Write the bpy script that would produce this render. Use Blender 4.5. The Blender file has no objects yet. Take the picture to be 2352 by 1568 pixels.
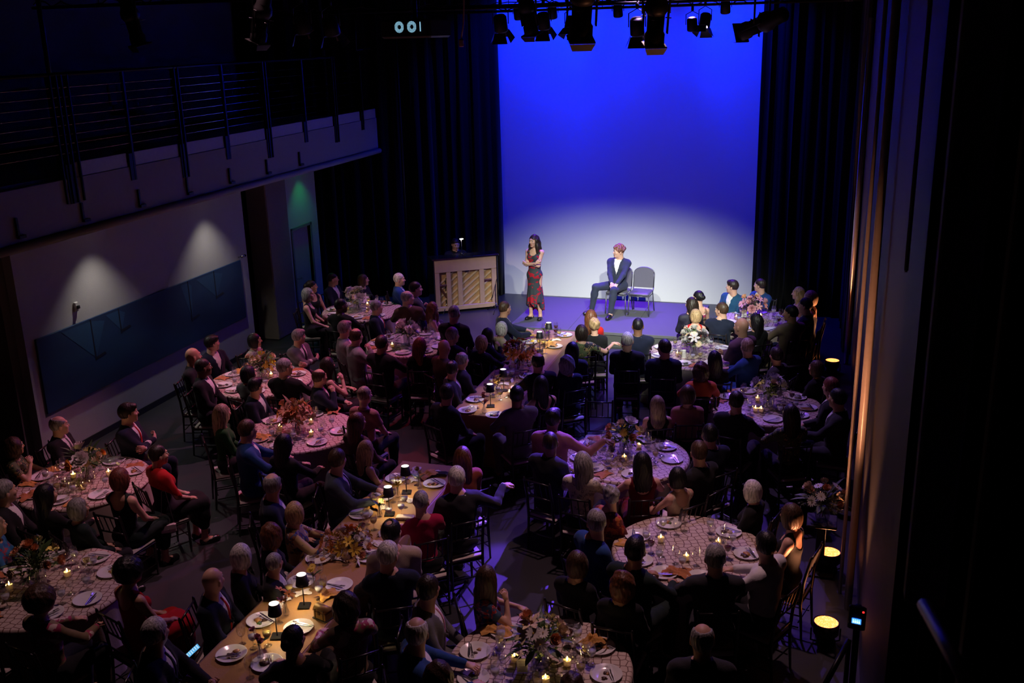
import bpy, math, random
import numpy as np
from mathutils import Matrix, Vector

# ------------------------------------------------------------------ camera, world, exposure
SC = bpy.context.scene
COL = SC.collection
PI = math.pi
CAM_F, CAM_P, CAM_R, CAM_Y, CAM_H = 2324.0, 16.9, -1.5, 17.7, 5.84
def _basis():
    p, r, y = [math.radians(a) for a in (CAM_P, CAM_R, CAM_Y)]
    fh = np.array([-math.sin(y), math.cos(y), 0]); rt = np.array([math.cos(y), math.sin(y), 0]); up = np.array([0, 0, 1.])
    f = fh*math.cos(p) - up*math.sin(p); u = up*math.cos(p) + fh*math.sin(p)
    return rt*math.cos(r) + u*math.sin(r), u*math.cos(r) - rt*math.sin(r), f
_R, _U, _F = _basis()
_C = np.array([0, 0, CAM_H])
def ray(x, y): return _F*CAM_F + _R*(x-1176) - _U*(y-784)
def atz(x, y, z): d = ray(x, y); return _C + d*((z-_C[2])/d[2])     # where a pixel's ray meets a height / a plane
def aty(x, y, Y): d = ray(x, y); return _C + d*(Y/d[1])
def atx(x, y, X): d = ray(x, y); return _C + d*(X/d[0])
cd = bpy.data.cameras.new('camera'); cam = bpy.data.objects.new('camera', cd); COL.objects.link(cam)
M = Matrix.Identity(4)
for i in range(3): M[i][0], M[i][1], M[i][2], M[i][3] = _R[i], _U[i], -_F[i], _C[i]
cam.matrix_world = M
cd.sensor_width = 36.0; cd.lens = 36.0*CAM_F/2352.0
cd.clip_start = 0.05; cd.clip_end = 100
cd.dof.use_dof = True; cd.dof.focus_distance = 16.0; cd.dof.aperture_fstop = 4.0
SC.camera = cam
w = bpy.data.worlds.new('world'); SC.world = w; w.use_nodes = True
w.node_tree.nodes['Background'].inputs[0].default_value = (0, 0, 0, 1)
w.node_tree.nodes['Background'].inputs[1].default_value = 0.0
SC.view_settings.view_transform = 'Standard'; SC.view_settings.look = 'None'
SC.view_settings.gamma = 1.0; SC.view_settings.use_curve_mapping = False
SC.view_settings.exposure = 0.0
SC.cycles.max_bounces = 6; SC.cycles.diffuse_bounces = 3; SC.cycles.glossy_bounces = 3
SC.cycles.transparent_max_bounces = 12; SC.cycles.transmission_bounces = 4
SC.cycles.caustics_reflective = False; SC.cycles.caustics_refractive = False
SC.cycles.sample_clamp_indirect = 2.0
SC.cycles.use_denoising = True; SC.cycles.use_adaptive_sampling = True; SC.cycles.adaptive_threshold = 0.045; SC.cycles.adaptive_min_samples = 16
RNG = random.Random(7)

# light levels and colours, tuned together
L_CYC = 500.0;   C_CYC = (0.0, 0.016, 1.0)        # blue wash on the cyclorama
L_FRONT = 4300.0; C_FRONT = (.96, 1.0, 0.88)     # front-of-house spots on the stage
L_TOP = 3300.0;  C_TOP = (0.20, 0.02, 1.0)        # violet down-light over the stage
L_PINK = 1050.0; C_PINK = (1.0, 0.40, 0.66)       # pink wash over the left tables
L_RED = 900.0;   C_RED = (1.0, 0.05, 0.11)        # red from the stage side on the left tables
L_VIO = 900.0;   C_VIO = (0.60, 0.32, 0.90)        # violet wash over the right tables
L_BACK = 1500.0; C_BACK = (0.22, 0.09, 1.0)       # blue-violet from the stage down the aisle
L_NEAR = 400.0;  C_NEAR = (1.0, 0.55, 0.60)       # dim rose wash over the nearest tables
L_WALL = 17.0;   C_WALL = (1.0, 0.93, 0.86)       # down-lights under the balcony
L_CANDLE = 3.2;  C_CANDLE = (1.0, 0.60, 0.20)
L_LAMP = 8.0;    C_LAMP = (1.0, 0.74, 0.36)
L_PAR = 34.0;    C_PAR = (1.0, 0.36, 0.16)

# ------------------------------------------------------------------ mesh helpers
def link(o, parent=None):
    COL.objects.link(o)
    if parent is not None: o.parent = parent
    return o
def tag(o, label=None, cat=None, group=None, kind=None):
    if label: o['label'] = label
    if cat: o['category'] = cat
    if group: o['group'] = group
    if kind: o['kind'] = kind
    return o
def empty(name, loc=(0, 0, 0), rz=0.0, label=None, cat=None, group=None):
    o = bpy.data.objects.new(name, None); link(o)
    o.location = loc; o.rotation_euler = (0, 0, rz); o.empty_display_size = 0.1
    return tag(o, label, cat, group)
def np_mesh(name, v, f, mats, smooth=True, fm=None):
    me = bpy.data.meshes.new(name)
    v = np.asarray(v, np.float32)
    if isinstance(f, np.ndarray):
        n, k = f.shape
        me.vertices.add(len(v)); me.vertices.foreach_set('co', v.ravel())
        me.loops.add(n*k); me.loops.foreach_set('vertex_index', f.astype(np.int32).ravel())
        me.polygons.add(n); me.polygons.foreach_set('loop_start', np.arange(0, n*k, k, dtype=np.int32))
        me.polygons.foreach_set('loop_total', np.full(n, k, np.int32))
        me.update(calc_edges=True)
    else:
        me.from_pydata(v.tolist(), [], f); me.update()
    if smooth: me.polygons.foreach_set('use_smooth', np.ones(len(me.polygons), bool))
    for m in (mats if isinstance(mats, (list, tuple)) else [mats]): me.materials.append(m)
    if fm is not None: me.polygons.foreach_set('material_index', np.asarray(fm, np.int32))
    return me
class MB:
    """collects simple shapes into one mesh"""
    def __init__(s): s.v = []; s.f = []; s.m = []; s.cm = 0; s.sm = []; s.smooth = False
    def add(s, vs, fs):
        b = len(s.v); s.v += [tuple(map(float, p)) for p in vs]
        for f in fs: s.f.append([i+b for i in f]); s.m.append(s.cm); s.sm.append(s.smooth)
        return s
    def box(s, x0, x1, y0, y1, z0, z1, mat=None):
        vs = [(x0,y0,z0),(x1,y0,z0),(x1,y1,z0),(x0,y1,z0),(x0,y0,z1),(x1,y0,z1),(x1,y1,z1),(x0,y1,z1)]
        if mat is not None: vs = [mat @ Vector(p) for p in vs]
        return s.add(vs, [(3,2,1,0),(4,5,6,7),(0,1,5,4),(1,2,6,5),(2,3,7,6),(3,0,4,7)])
    def bbox(s, x0, x1, y0, y1, z0, z1, b=0.004, mat=None):
        """box with chamfered edges"""
        b = min(b, (x1-x0)*.45, (y1-y0)*.45, (z1-z0)*.45); vs = []
        for iz, z in enumerate((z0, z0+b, z1-b, z1)):
            o = b if iz in (0, 3) else 0
            X0, X1, Y0, Y1 = x0+o, x1-o, y0+o, y1-o
            vs += [(X0+b,Y0,z),(X1-b,Y0,z),(X1,Y0+b,z),(X1,Y1-b,z),(X1-b,Y1,z),(X0+b,Y1,z),(X0,Y1-b,z),(X0,Y0+b,z)]
        fs = [tuple(range(7,-1,-1)), tuple(range(24,32))]
        for r in range(3):
            for i in range(8): j = (i+1) % 8; fs.append((r*8+i, r*8+j, r*8+8+j, r*8+8+i))
        if mat is not None: vs = [mat @ Vector(p) for p in vs]
        return s.add(vs, fs)
    def tube(s, pts, rad, n=8, cap=True):
        P = [Vector(p) for p in pts]; rads = rad if isinstance(rad, (list, tuple)) else [rad]*len(P)
        vs = []; fs = []; prev = None
        for i, p in enumerate(P):
            t = (P[min(i+1, len(P)-1)] - P[max(i-1, 0)])
            t = t.normalized() if t.length > 1e-9 else Vector((0, 0, 1))
            if prev is None:
                a = Vector((0, 0, 1)) if abs(t.z) < .9 else Vector((1, 0, 0)); u = t.cross(a).normalized()
            else:
                u = prev - t*prev.dot(t); u = u.normalized() if u.length > 1e-6 else t.orthogonal().normalized()
            prev = u; w_ = t.cross(u)
            for k in range(n):
                a = 2*PI*k/n; vs.append(p + (u*math.cos(a) + w_*math.sin(a))*rads[i])
        for i in range(len(P)-1):
            for k in range(n): j = (k+1) % n; fs.append((i*n+k, i*n+j, i*n+n+j, i*n+n+k))
        if cap: fs += [tuple(range(n-1, -1, -1)), tuple(range((len(P)-1)*n, len(P)*n))]
        sm = s.smooth; s.smooth = n > 5; s.add(vs, fs); s.smooth = sm; return s
    def lathe(s, prof, n=20, c=(0, 0, 0), wob=None, close=True, mat=None):
        vs = []; fs = []
        for i, (r, z) in enumerate(prof):
            for k in range(n):
                a = 2*PI*k/n; rr = r*(wob(a, i) if wob else 1); vs.append(Vector((c[0]+rr*math.cos(a), c[1]+rr*math.sin(a), c[2]+z)))
        if mat is not None: vs = [mat @ p for p in vs]
        for i in range(len(prof)-1):
            for k in range(n): j = (k+1) % n; fs.append((i*n+k, i*n+j, i*n+n+j, i*n+n+k))
        if close:
            if prof[0][0] > 1e-4: fs.append(tuple(range(n-1, -1, -1)))
            if prof[-1][0] > 1e-4: fs.append(tuple(range((len(prof)-1)*n, len(prof)*n)))
        sm = s.smooth; s.smooth = True; s.add(vs, fs); s.smooth = sm; return s
    def mesh(s, name, mats):
        me = np_mesh(name, s.v, s.f, mats, smooth=False, fm=s.m)
        me.polygons.foreach_set('use_smooth', np.array(s.sm, bool)); return me
    def obj(s, name, mats, parent=None, loc=None):
        o = bpy.data.objects.new(name, s.mesh(name, mats)); link(o, parent)
        if loc is not None: o.location = loc
        return o
def inst(name, me, parent=None, loc=(0, 0, 0), rz=0.0, rot=None, scale=None, mats=None):
    o = bpy.data.objects.new(name, me); link(o, parent); o.location = loc
    o.rotation_euler = rot if rot else (0, 0, rz)
    if scale: o.scale = scale if isinstance(scale, (tuple, list)) else (scale,)*3
    if mats:
        for i, m in enumerate(mats):
            if m is not None: o.material_slots[i].link = 'OBJECT'; o.material_slots[i].material = m
    return o
def copy_tree(o, parent=None):
    c = o.copy(); COL.objects.link(c); c.parent = parent
    for ch in list(o.children): copy_tree(ch, c)
    return c

# ------------------------------------------------------------------ materials (all node based)
MATS = {}
def mat(name, col, rough=0.6, metal=0.0, spec=0.5, noise=0.12, nscale=20.0, emit=None, estr=0.0, bump=0.0, sheen=0.0, bscale=None):
    if name in MATS: return MATS[name]
    m = bpy.data.materials.new(name); m.use_nodes = True; MATS[name] = m
    nt = m.node_tree; b = nt.nodes['Principled BSDF']
    b.inputs['Roughness'].default_value = rough; b.inputs['Metallic'].default_value = metal
    b.inputs['Specular IOR Level'].default_value = spec
    if sheen: b.inputs['Sheen Weight'].default_value = sheen
    c = (*col, 1.0)
    if noise > 0:
        tc = nt.nodes.new('ShaderNodeTexCoord'); nz = nt.nodes.new('ShaderNodeTexNoise'); nz.inputs['Scale'].default_value = nscale; nz.inputs['Detail'].default_value = 3
        nt.links.new(tc.outputs['Object'], nz.inputs['Vector'])
        mx = nt.nodes.new('ShaderNodeMix'); mx.data_type = 'RGBA'
        mx.inputs['A'].default_value = (*[min(1, v*(1-noise)) for v in col], 1); mx.inputs['B'].default_value = (*[min(1, v*(1+noise)) for v in col], 1)
        nt.links.new(nz.outputs['Fac'], mx.inputs['Factor']); nt.links.new(mx.outputs['Result'], b.inputs['Base Color'])
        if bump:
            n2 = nz
            if bscale: n2 = nt.nodes.new('ShaderNodeTexNoise'); n2.inputs['Scale'].default_value = bscale; nt.links.new(tc.outputs['Object'], n2.inputs['Vector'])
            bp = nt.nodes.new('ShaderNodeBump'); bp.inputs['Strength'].default_value = bump; bp.inputs['Distance'].default_value = .01
            nt.links.new(n2.outputs['Fac'], bp.inputs['Height']); nt.links.new(bp.outputs['Normal'], b.inputs['Normal'])
    else: b.inputs['Base Color'].default_value = c
    if emit: b.inputs['Emission Color'].default_value = (*emit, 1); b.inputs['Emission Strength'].default_value = estr
    return m
def glass_mat(name, tint=(1, 1, 1), refl=0.18):
    if name in MATS: return MATS[name]
    m = bpy.data.materials.new(name); m.use_nodes = True; MATS[name] = m; nt = m.node_tree
    for n in list(nt.nodes):
        if n.type == 'BSDF_PRINCIPLED': nt.nodes.remove(n)
    out = nt.nodes['Material Output']; tr = nt.nodes.new('ShaderNodeBsdfTransparent'); tr.inputs[0].default_value = (*tint, 1)
    gl = nt.nodes.new('ShaderNodeBsdfGlossy'); gl.inputs['Roughness'].default_value = 0.04
    fr = nt.nodes.new('ShaderNodeLayerWeight'); fr.inputs[0].default_value = .25
    mp = nt.nodes.new('ShaderNodeMath'); mp.operation = 'MULTIPLY_ADD'; mp.inputs[1].default_value = .55; mp.inputs[2].default_value = refl*.3
    mx = nt.nodes.new('ShaderNodeMixShader'); nt.links.new(fr.outputs['Facing'], mp.inputs[0]); nt.links.new(mp.outputs[0], mx.inputs[0])
    nt.links.new(tr.outputs[0], mx.inputs[1]); nt.links.new(gl.outputs[0], mx.inputs[2]); nt.links.new(mx.outputs[0], out.inputs[0])
    return m
def ramp_mat(name, tex, stops, scale=20., rough=.7, vec=(1, 1, 1), out='Fac', spec=.4, feature=None, bump=0, interp='CONSTANT', detail=2.):
    """pattern material: a texture node through a colour ramp"""
    if name in MATS: return MATS[name]
    m = bpy.data.materials.new(name); m.use_nodes = True; MATS[name] = m; nt = m.node_tree; b = nt.nodes['Principled BSDF']
    b.inputs['Roughness'].default_value = rough; b.inputs['Specular IOR Level'].default_value = spec
    tc = nt.nodes.new('ShaderNodeTexCoord'); mp = nt.nodes.new('ShaderNodeMapping'); mp.inputs['Scale'].default_value = vec
    nt.links.new(tc.outputs['Object'], mp.inputs[0])
    t = nt.nodes.new(tex); t.inputs['Scale'].default_value = scale; nt.links.new(mp.outputs[0], t.inputs['Vector'])
    if feature: t.feature = feature
    if 'Detail' in t.inputs: t.inputs['Detail'].default_value = detail
    cr = nt.nodes.new('ShaderNodeValToRGB'); cr.color_ramp.interpolation = interp
    els = cr.color_ramp.elements
    while len(els) < len(stops): els.new(.5)
    for e, (p, c) in zip(els, stops): e.position = p; e.color = (*c, 1)
    nt.links.new(t.outputs[out], cr.inputs[0]); nt.links.new(cr.outputs[0], b.inputs['Base Color'])
    if bump:
        bp = nt.nodes.new('ShaderNodeBump'); bp.inputs['Strength'].default_value = bump; bp.inputs['Distance'].default_value = .01
        nt.links.new(t.outputs[out], bp.inputs['Height']); nt.links.new(bp.outputs['Normal'], b.inputs['Normal'])
    return m
def off_frame(p):
    d = np.array(p, float)-_C; z = d @ _F
    if z < .05: return True
    x, y = 1176+CAM_F*(d @ _R)/z, 784-CAM_F*(d @ _U)/z
    return not (-20 < x < 2372 and -20 < y < 1588)
def beam_name(label, p):                       # lamps of the rig above or behind the picture say so in their name
    return '_'.join(label.replace('-', ' ').split())[:48].rstrip('_') + ('_offscreen' if off_frame(p) else '_beam')
def light(name, typ, loc, energy, color, parent=None, target=None, size=.1, angle=40, blend=.5, radius=None):
    ld = bpy.data.lights.new(name, typ); ld.energy = energy; ld.color = color
    if typ == 'AREA': ld.size = size
    else: ld.shadow_soft_size = radius if radius is not None else size
    if typ == 'SPOT': ld.spot_size = math.radians(angle); ld.spot_blend = blend
    o = bpy.data.objects.new(name, ld); link(o, parent); o.location = loc
    if target is not None:
        o.rotation_euler = (Vector(target)-Vector(loc)).to_track_quat('-Z', 'Y').to_euler()
    return o

BLACK = mat('matte_black', (.012, .012, .014), .65)
BLACKM = mat('black_metal', (.02, .02, .022), .35, .6)
STEEL = mat('brushed_steel', (.5, .5, .52), .25, 1.0)
DRAPE = mat('black_velour', (.008, .008, .010), .95, sheen=.08, spec=.15, bump=.3, bscale=120)
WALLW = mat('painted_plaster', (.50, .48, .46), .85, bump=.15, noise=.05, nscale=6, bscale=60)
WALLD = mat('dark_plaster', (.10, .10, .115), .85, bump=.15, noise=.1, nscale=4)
FASC = mat('fascia_board', (.34, .34, .34), .75, noise=.06)
WOOD = mat('maple_wood', (.62, .42, .26), .45, noise=.2, nscale=5)

# ------------------------------------------------------------------ the setting
def struct(name, mb, m, kind='structure', label=None, cat=None):
    o = mb.obj(name, m); return tag(o, label, cat, kind=kind)
XL, XR, YC, ZT = -10.6, 0.42, 22.0, 7.9
FLOORM = ramp_mat('dark_stage_floor', 'ShaderNodeTexNoise', [(.3, (.026, .026, .030)), (.7, (.038, .037, .042))], 1.2, .36, spec=.5, interp='LINEAR')
struct('floor', MB().box(-14, 3.0, -3, 24.4, -.12, 0), FLOORM)
struct('ceiling', MB().box(-14, 3.0, -3, 24.4, ZT, ZT+.15), BLACK)
struct('wall_back', MB().box(-14, 3.0, 24.2, 24.4, 0, ZT), BLACK)
struct('wall_rear', MB().box(-14, 3.0, -3.1, -3, 0, ZT), BLACK)
struct('wall_left_upper', MB().box(-12.5, -12.35, -3, 24.2, 4.3, ZT), mat('upper_wall_paint', (.17, .17, .17), .8))
struct('wall_left', MB().box(-10.75, XL, 10.85, 16.65, 0, 3.5), WALLW)
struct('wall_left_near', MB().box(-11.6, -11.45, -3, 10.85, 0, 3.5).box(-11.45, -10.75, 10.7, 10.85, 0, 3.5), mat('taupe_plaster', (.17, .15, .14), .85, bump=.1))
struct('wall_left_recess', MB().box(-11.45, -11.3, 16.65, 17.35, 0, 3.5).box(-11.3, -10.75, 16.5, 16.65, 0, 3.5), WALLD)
struct('wall_left_far', MB().box(-10.75, XL, 18.15, 18.42, 0, 3.5).box(-10.75, XL, 19.18, 19.55, 0, 3.5).box(-10.75, XL, 18.42, 19.18, 2.04, 3.5), WALLW)
struct('trim_1', MB().bbox(-10.95, -10.5, 17.35, 18.15, 0, 3.5, .02), mat('column_plaster', (.24, .20, .17), .8))
struct('baseboard_left', MB().box(XL, XL+.015, 10.85, 16.65, 0, .1), BLACK)
d1 = struct('door_1', MB().bbox(-10.70, -10.65, 18.44, 19.16, .005, 2.02, .006), mat('door_paint', (.42, .40, .38), .5))
MB().bbox(-10.66, -10.58, 18.36, 18.42, 0, 2.10, .005).bbox(-10.66, -10.58, 19.18, 19.24, 0, 2.10, .005).bbox(-10.66, -10.58, 18.36, 19.24, 2.04, 2.10, .005).obj('door_frame', mat('grey_frame', (.2, .2, .21), .5), d1)
MB().tube([(-10.65, 18.52, 1.0), (-10.59, 18.52, 1.0), (-10.59, 18.64, 1.0)], .01, 8).obj('door_handle', STEEL, d1)
# right wall with pilasters, seen at a grazing angle
struct('wall_right', MB().box(XR+.13, XR+.3, 6.2, 24.2, 0, ZT).box(XR+.6, XR+.7, -3, 6.2, 0, ZT).box(XR+.3, XR+.7, 6.1, 6.2, 0, ZT), BLACK)
PIL = mat('pilaster_paint', (.62, .56, .54), .3, spec=.5)
def strip(i, px0, px1, row, Y, depth, m, z0=0, z1=ZT):
    """an upright strip of the right wall: two pixel columns give its bearing, Y its distance"""
    a = aty(px0, row, Y)[0]; b = aty(px1, row, Y)[0]
    return struct('trim_%d' % i, MB().bbox(a, b, Y, Y+depth, z0, z1, .012), m)
# alum post by the third floor lamp, then the pair beside the nearer lamps
o = MB(); o.smooth = True
p = aty(1936, 835, 18.3)[0]
o.tube([(p+.05, 18.3, 0), (p+.05, 18.3, 5.95)], .045, 14); struct('trim_2', o, mat('satin_aluminium', (.55, .55, .57), .28, .85))
p = aty(1957, 1000, 10.2)[0]
struct('trim_3', MB().tube([(p, 10.2, 0), (p, 10.2, ZT)], .02, 12), PIL)
p = aty(1979, 1000, 9.9)[0]
struct('trim_4', MB().tube([(p, 9.9, 0), (p, 9.9, ZT)], .040, 18), PIL)
strip(5, 2137, 2240, 784, 4.0, .10, mat('pale_panel', (.30, .28, .28), .8), z0=float(aty(2090, 1390, 4.0)[2]))
strip(6, 2296, 2640, 784, 3.7, .10, mat('taupe_panel', (.17, .15, .14), .85))
strip(7, 2062, 2072, 784, 6.4, .04, mat('grey_edge_board', (.16, .16, .16), .7), z0=4.4)

# balcony on the left
XF = -9.5
def yb(px, row=300): return atx(px, row, XF)[1]
b0 = 8.9
bal = struct('balcony_slab', MB().box(-12.4, XF-.10, b0, 20.5, 3.5, 4.22).box(-12.4, XF-.02, b0, 20.5, 3.44, 3.50), FASC)
struct('trim_8', MB().bbox(XF-.10, XF, b0, 20.52, 3.52, 4.18, .01), FASC)
o = MB(); o.smooth = True; o.tube([(XF+.02, b0, 3.47), (XF+.02, 20.52, 3.47)], .055, 10); struct('trim_9', o, FASC)
PANE = mat('kick_panel', (.45, .45, .45), .5)
posts = [(128, 'wide'), (278, ''), (400, 'wide'), (507, ''), (604, 'wide'), (692, ''), (763, 'wide'), (826, '')]
rl = empty('balcony_railing', (XF, b0, 4.22), 0, 'dark steel balcony railing with thin horizontal cables', 'railing')
def rel(x, y, z): return (x-XF, y-b0, z-4.22)
ys = [yb(px, 160 if k else 160) for px, k in posts]
MB().tube([rel(XF, b0, 5.49), rel(XF, ys[-2]+.05, 5.49)], .024, 10).obj('handrail', BLACKM, rl)
MB().tube([rel(XF, ys[-1]-.1, 5.60), rel(XF, 20.4, 5.62)], .02, 10).tube([rel(XF, ys[-1]-.1, 5.60), rel(XF, ys[-1]-.06, 6.2)], .015, 8).obj('end_rail', BLACKM, rl)
for (px, k), y in zip(posts, ys):
    zb = 3.85 if k else 3.98
    if k:
        for s in (-.045, .045): MB().bbox(-.05, .03, y-b0+s-.012, y-b0+s+.012, zb-4.22, 5.49-4.22, .003).obj('post', BLACKM, rl)
        if px == 128:
            for s in (-.16, .16): MB().bbox(-.05, .03, y-b0+s-.012, y-b0+s+.012, 3.86-4.22, 5.49-4.22, .003).obj('post', BLACKM, rl)
    else: MB().bbox(-.03, .02, y-b0-.02, y-b0+.02, zb-4.22, 5.49-4.22, .003).obj('post', BLACKM, rl)
    MB().bbox(-.015, .015, y-b0-.10, y-b0+.02, zb-4.22, 4.36-4.22, .003).obj('foot_plate', BLACKM, rl)
for k in range(8):
    z = 4.50 + k*.118
    MB().tube([rel(XF-.005, b0, z), rel(XF-.005, 20.3, z)], .006, 6).obj('cable', STEEL, rl)
for i in range(len(ys)-1):
    MB().bbox(-.03, -.01, ys[i]-b0+.06, ys[i+1]-b0-.12, 4.18-4.22, 4.37-4.22, .004).obj('kick_panel', PANE, rl)
MB().bbox(-.03, -.01, ys[-1]-b0+.05, 20.5-b0, 4.18-4.22, 4.37-4.22, .004).obj('kick_panel', PANE, rl)
HOOK = MB().bbox(0, .03, -.02, .02, 0, .24, .004).bbox(0, .05, -.02, .10, -.02, .02, .004).mesh('bracket', BLACKM)
for px, row in ((40, 540), (190, 505), (320, 472), (430, 442), (527, 415), (612, 393), (687, 372)):
    tag(inst('fascia_bracket', HOOK, None, (XF, atx(px, row, XF)[1], 3.60)), 'small black bracket fixed along the balcony fascia', 'bracket', 'brackets on the balcony fascia')

# mural, thermostat and what hangs on the left wall
MURAL = ramp_mat('mural_paint', 'ShaderNodeTexNoise', [(.3, (.012, .028, .075)), (.55, (.016, .045, .115)), (.8, (.02, .07, .15))], .9, .6, interp='LINEAR', vec=(1, .5, 1.6))
mu = empty('wall_mural', (XL+.02, 13.7, 1.32), 0, 'long dark blue painting of sailing boats on the left wall', 'painting')
MB().bbox(-.015, .015, -2.68, 2.66, -.56, .56, .004).obj('canvas', MURAL, mu)
SAIL = mat('sail_paint', (.02, .075, .16), .6); MAST = mat('mast_paint', (.006, .009, .02), .6)
for (y, h, wd) in ((-1.55, .55, .62), (-.9, .3, .3), (.95, .62, .2), (1.75, .42, .55)):
    z0 = .5-h
    MB().add([(.017, y, .52), (.017, y, z0), (.017, y-wd, .52)], [(0, 1, 2)]).add([(.0165, y, .52), (.0165, y+.03, z0), (.0165, y+wd*.5, .45)], [(0, 1, 2)]).obj('sail', SAIL, mu)
    MB().bbox(.015, .019, y-.012, y+.015, z0-.05, .55, .001).add([(.018, y-.02, z0-.04), (.018, y+.25, z0-.01), (.018, y+.22, z0+.03), (.018, y, z0)], [(0, 1, 2, 3)]).obj('mast', MAST, mu)
o = empty('wall_sensor', (XL+.01, 11.92, 2.13), 0, 'small pale wall sensor above the blue mural', 'sensor')
MB().bbox(-.01, .03, -.035, .035, -.07, .07, .008).obj('housing', mat('pale_plastic', (.6, .58, .55), .4), o)
MB().bbox(.03, .06, -.02, .03, -.03, .02, .006).obj('lens', BLACKM, o)
o = empty('mural_picture_light', (XL+.05, 16.35, 1.93), 0, 'small picture lamp at the far corner of the mural', 'lamp')
MB().tube([(-.05, 0, 0), (.06, 0, .03)], .012, 8).obj('arm', STEEL, o); MB().tube([(.06, -.06, .03), (.06, .06, .03)], .025, 10).obj('shade', STEEL, o)
o = empty('wall_frame', (-11.40, 9.62, 1.62), 0, 'thin dark picture frame on the taupe wall', 'picture')
MB().bbox(-.02, .03, -.3, .3, -.22, .22, .01).obj('frame', BLACK, o); MB().bbox(.02, .035, -.26, .26, -.18, .18, .002).obj('panel', mat('grey_print', (.2, .18, .16), .6), o)

# under-balcony down-lights
def downlight(y, col, e, label, x=XL+.40, ang=98):
    r = empty('downlight', (x, y, 3.42), 0, label, 'ceiling light', 'downlights under the balcony')
    MB().lathe([(.075, .0), (.075, -.015), (.055, -.015), (.05, .0)], 20, close=False).obj('trim_ring', BLACKM, r)
    MB().lathe([(.0, -.004), (.05, -.004)], 16, close=False).obj('lens', mat('lens_glow_%s' % label[:8], col, .4, emit=col, estr=3.0, noise=0), r)
    light('downlight_beam', 'SPOT', (0, 0, -.03), e, col, r, angle=ang, blend=.7, radius=.04).rotation_euler = (0, math.radians(-14), 0)
downlight(12.35, C_WALL, L_WALL*4, 'warm recessed downlight above the near half of the mural')
downlight(15.35, C_WALL, L_WALL*4, 'warm recessed downlight above the far half of the mural')
downlight(18.85, (.03, 1, .25), L_WALL*.9, 'green downlight over the white door', x=XL+.25)
downlight(20.1, (.8, 1, .6), L_WALL*.5, 'faint downlight at the balcony far end', x=-9.9, ang=60)

# cyclorama and curtains
struct('wall_front', MB().box(-7.22, -1.38, YC, YC+.02, 0, ZT-.02), mat('cyclorama_cloth', (.78, .78, .78), .95, spec=.05, noise=.01))
def curtain(x0, y0, x1, y1, z0, z1, label, folds=14, amp=.07, seed=1):
    rr = random.Random(seed); n = folds*8; L = math.hypot(x1-x0, y1-y0); dx, dy = (x1-x0)/L, (y1-y0)/L
    ph = [rr.uniform(-.5, .5) for _ in range(folds+2)]; am = [rr.uniform(.5, 1.2) for _ in range(folds+2)]
    v = []; f = []; zs = np.linspace(z0, z1, 9)
    for iz, z in enumerate(zs):
        for i in range(n+1):
            t = i/n; q = t*folds; k = int(q); fr = q-k
            a = am[k]*(1-fr)+am[k+1]*fr; pp = ph[k]*(1-fr)+ph[k+1]*fr
            o_ = amp*a*(math.sin(2*PI*q+pp*3+.5*math.sin(z*.9+k*1.7))+.35*math.sin(2*PI*q*2.3+k+.4*math.sin(z*.7))) * (1.1-.25*(z-z0)/(z1-z0))
            s_ = L*t+.02*math.sin(2*PI*q*2)
            v.append((x0+dx*s_-dy*o_, y0+dy*s_+dx*o_, z))
    W = n+1
    for iz in range(len(zs)-1):
        for i in range(n): a = iz*W+i; f.append((a, a+1, a+W+1, a+W))
    o = bpy.data.objects.new('stage_curtain', np_mesh('stage_curtain', v, f, DRAPE)); link(o)
    md = o.modifiers.new('thick', 'SOLIDIFY'); md.thickness = .012
    return tag(o, label, 'curtain')
curtain(-8.95, 21.75, -7.12, 21.8, .02, 7.5, 'black pleated curtain framing the blue backdrop behind the piano', 7, .07, 3)
curtain(-10.9, 20.95, -8.6, 21.45, .02, 7.6, 'black curtain hanging beyond the balcony end', 7, .11, 5)
curtain(-12.3, 19.75, -10.7, 20.7, .02, 7.6, 'black curtain beside the white door', 5, .10, 6)
curtain(-1.46, 21.6, .48, 21.4, .02, 7.5, 'black pleated curtain right of the blue backdrop', 8, .085, 8)
curtain(.40, 21.3, .44, 18.9, .02, 7.5, 'black side curtain along the right wall', 9, .05, 9)
o = empty('curtain_pipe', (-8.98, 20.6, 0), 0, 'thin upright pipe standing before the black curtains', 'pipe')
MB().tube([(0, 0, 0), (0, 0, 7.4)], .028, 10).obj('pipe', BLACKM, o); MB().lathe([(.12, 0), (.12, .02), (.03, .03)], 16).obj('base', BLACKM, o)

# stage platform
CARPET = mat('grey_stage_carpet', (.105, .105, .115), .9, noise=.15, nscale=90, bump=.4, bscale=250, spec=.2)
st = empty('stage_platform', (-4.1, 19.57, 0), 0, 'low carpeted stage platform in front of the blue backdrop', 'stage')
for i in range(3):
    x0 = -1.83+i*1.22
    MB().bbox(x0+.002, x0+1.218, -1.21, 1.22, .24, .30, .006).obj('deck_panel', CARPET, st)
MB().box(-1.82, 1.82, -1.19, -1.17, .0, .24).box(-1.82, -1.80, -1.17, 1.2, 0, .24).box(1.80, 1.82, -1.17, 1.2, 0, .24).box(-1.82, 1.82, 1.18, 1.2, 0, .24).obj('skirt', mat('stage_skirt', (.05, .052, .05), .8, bump=.3, bscale=40), st)

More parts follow.
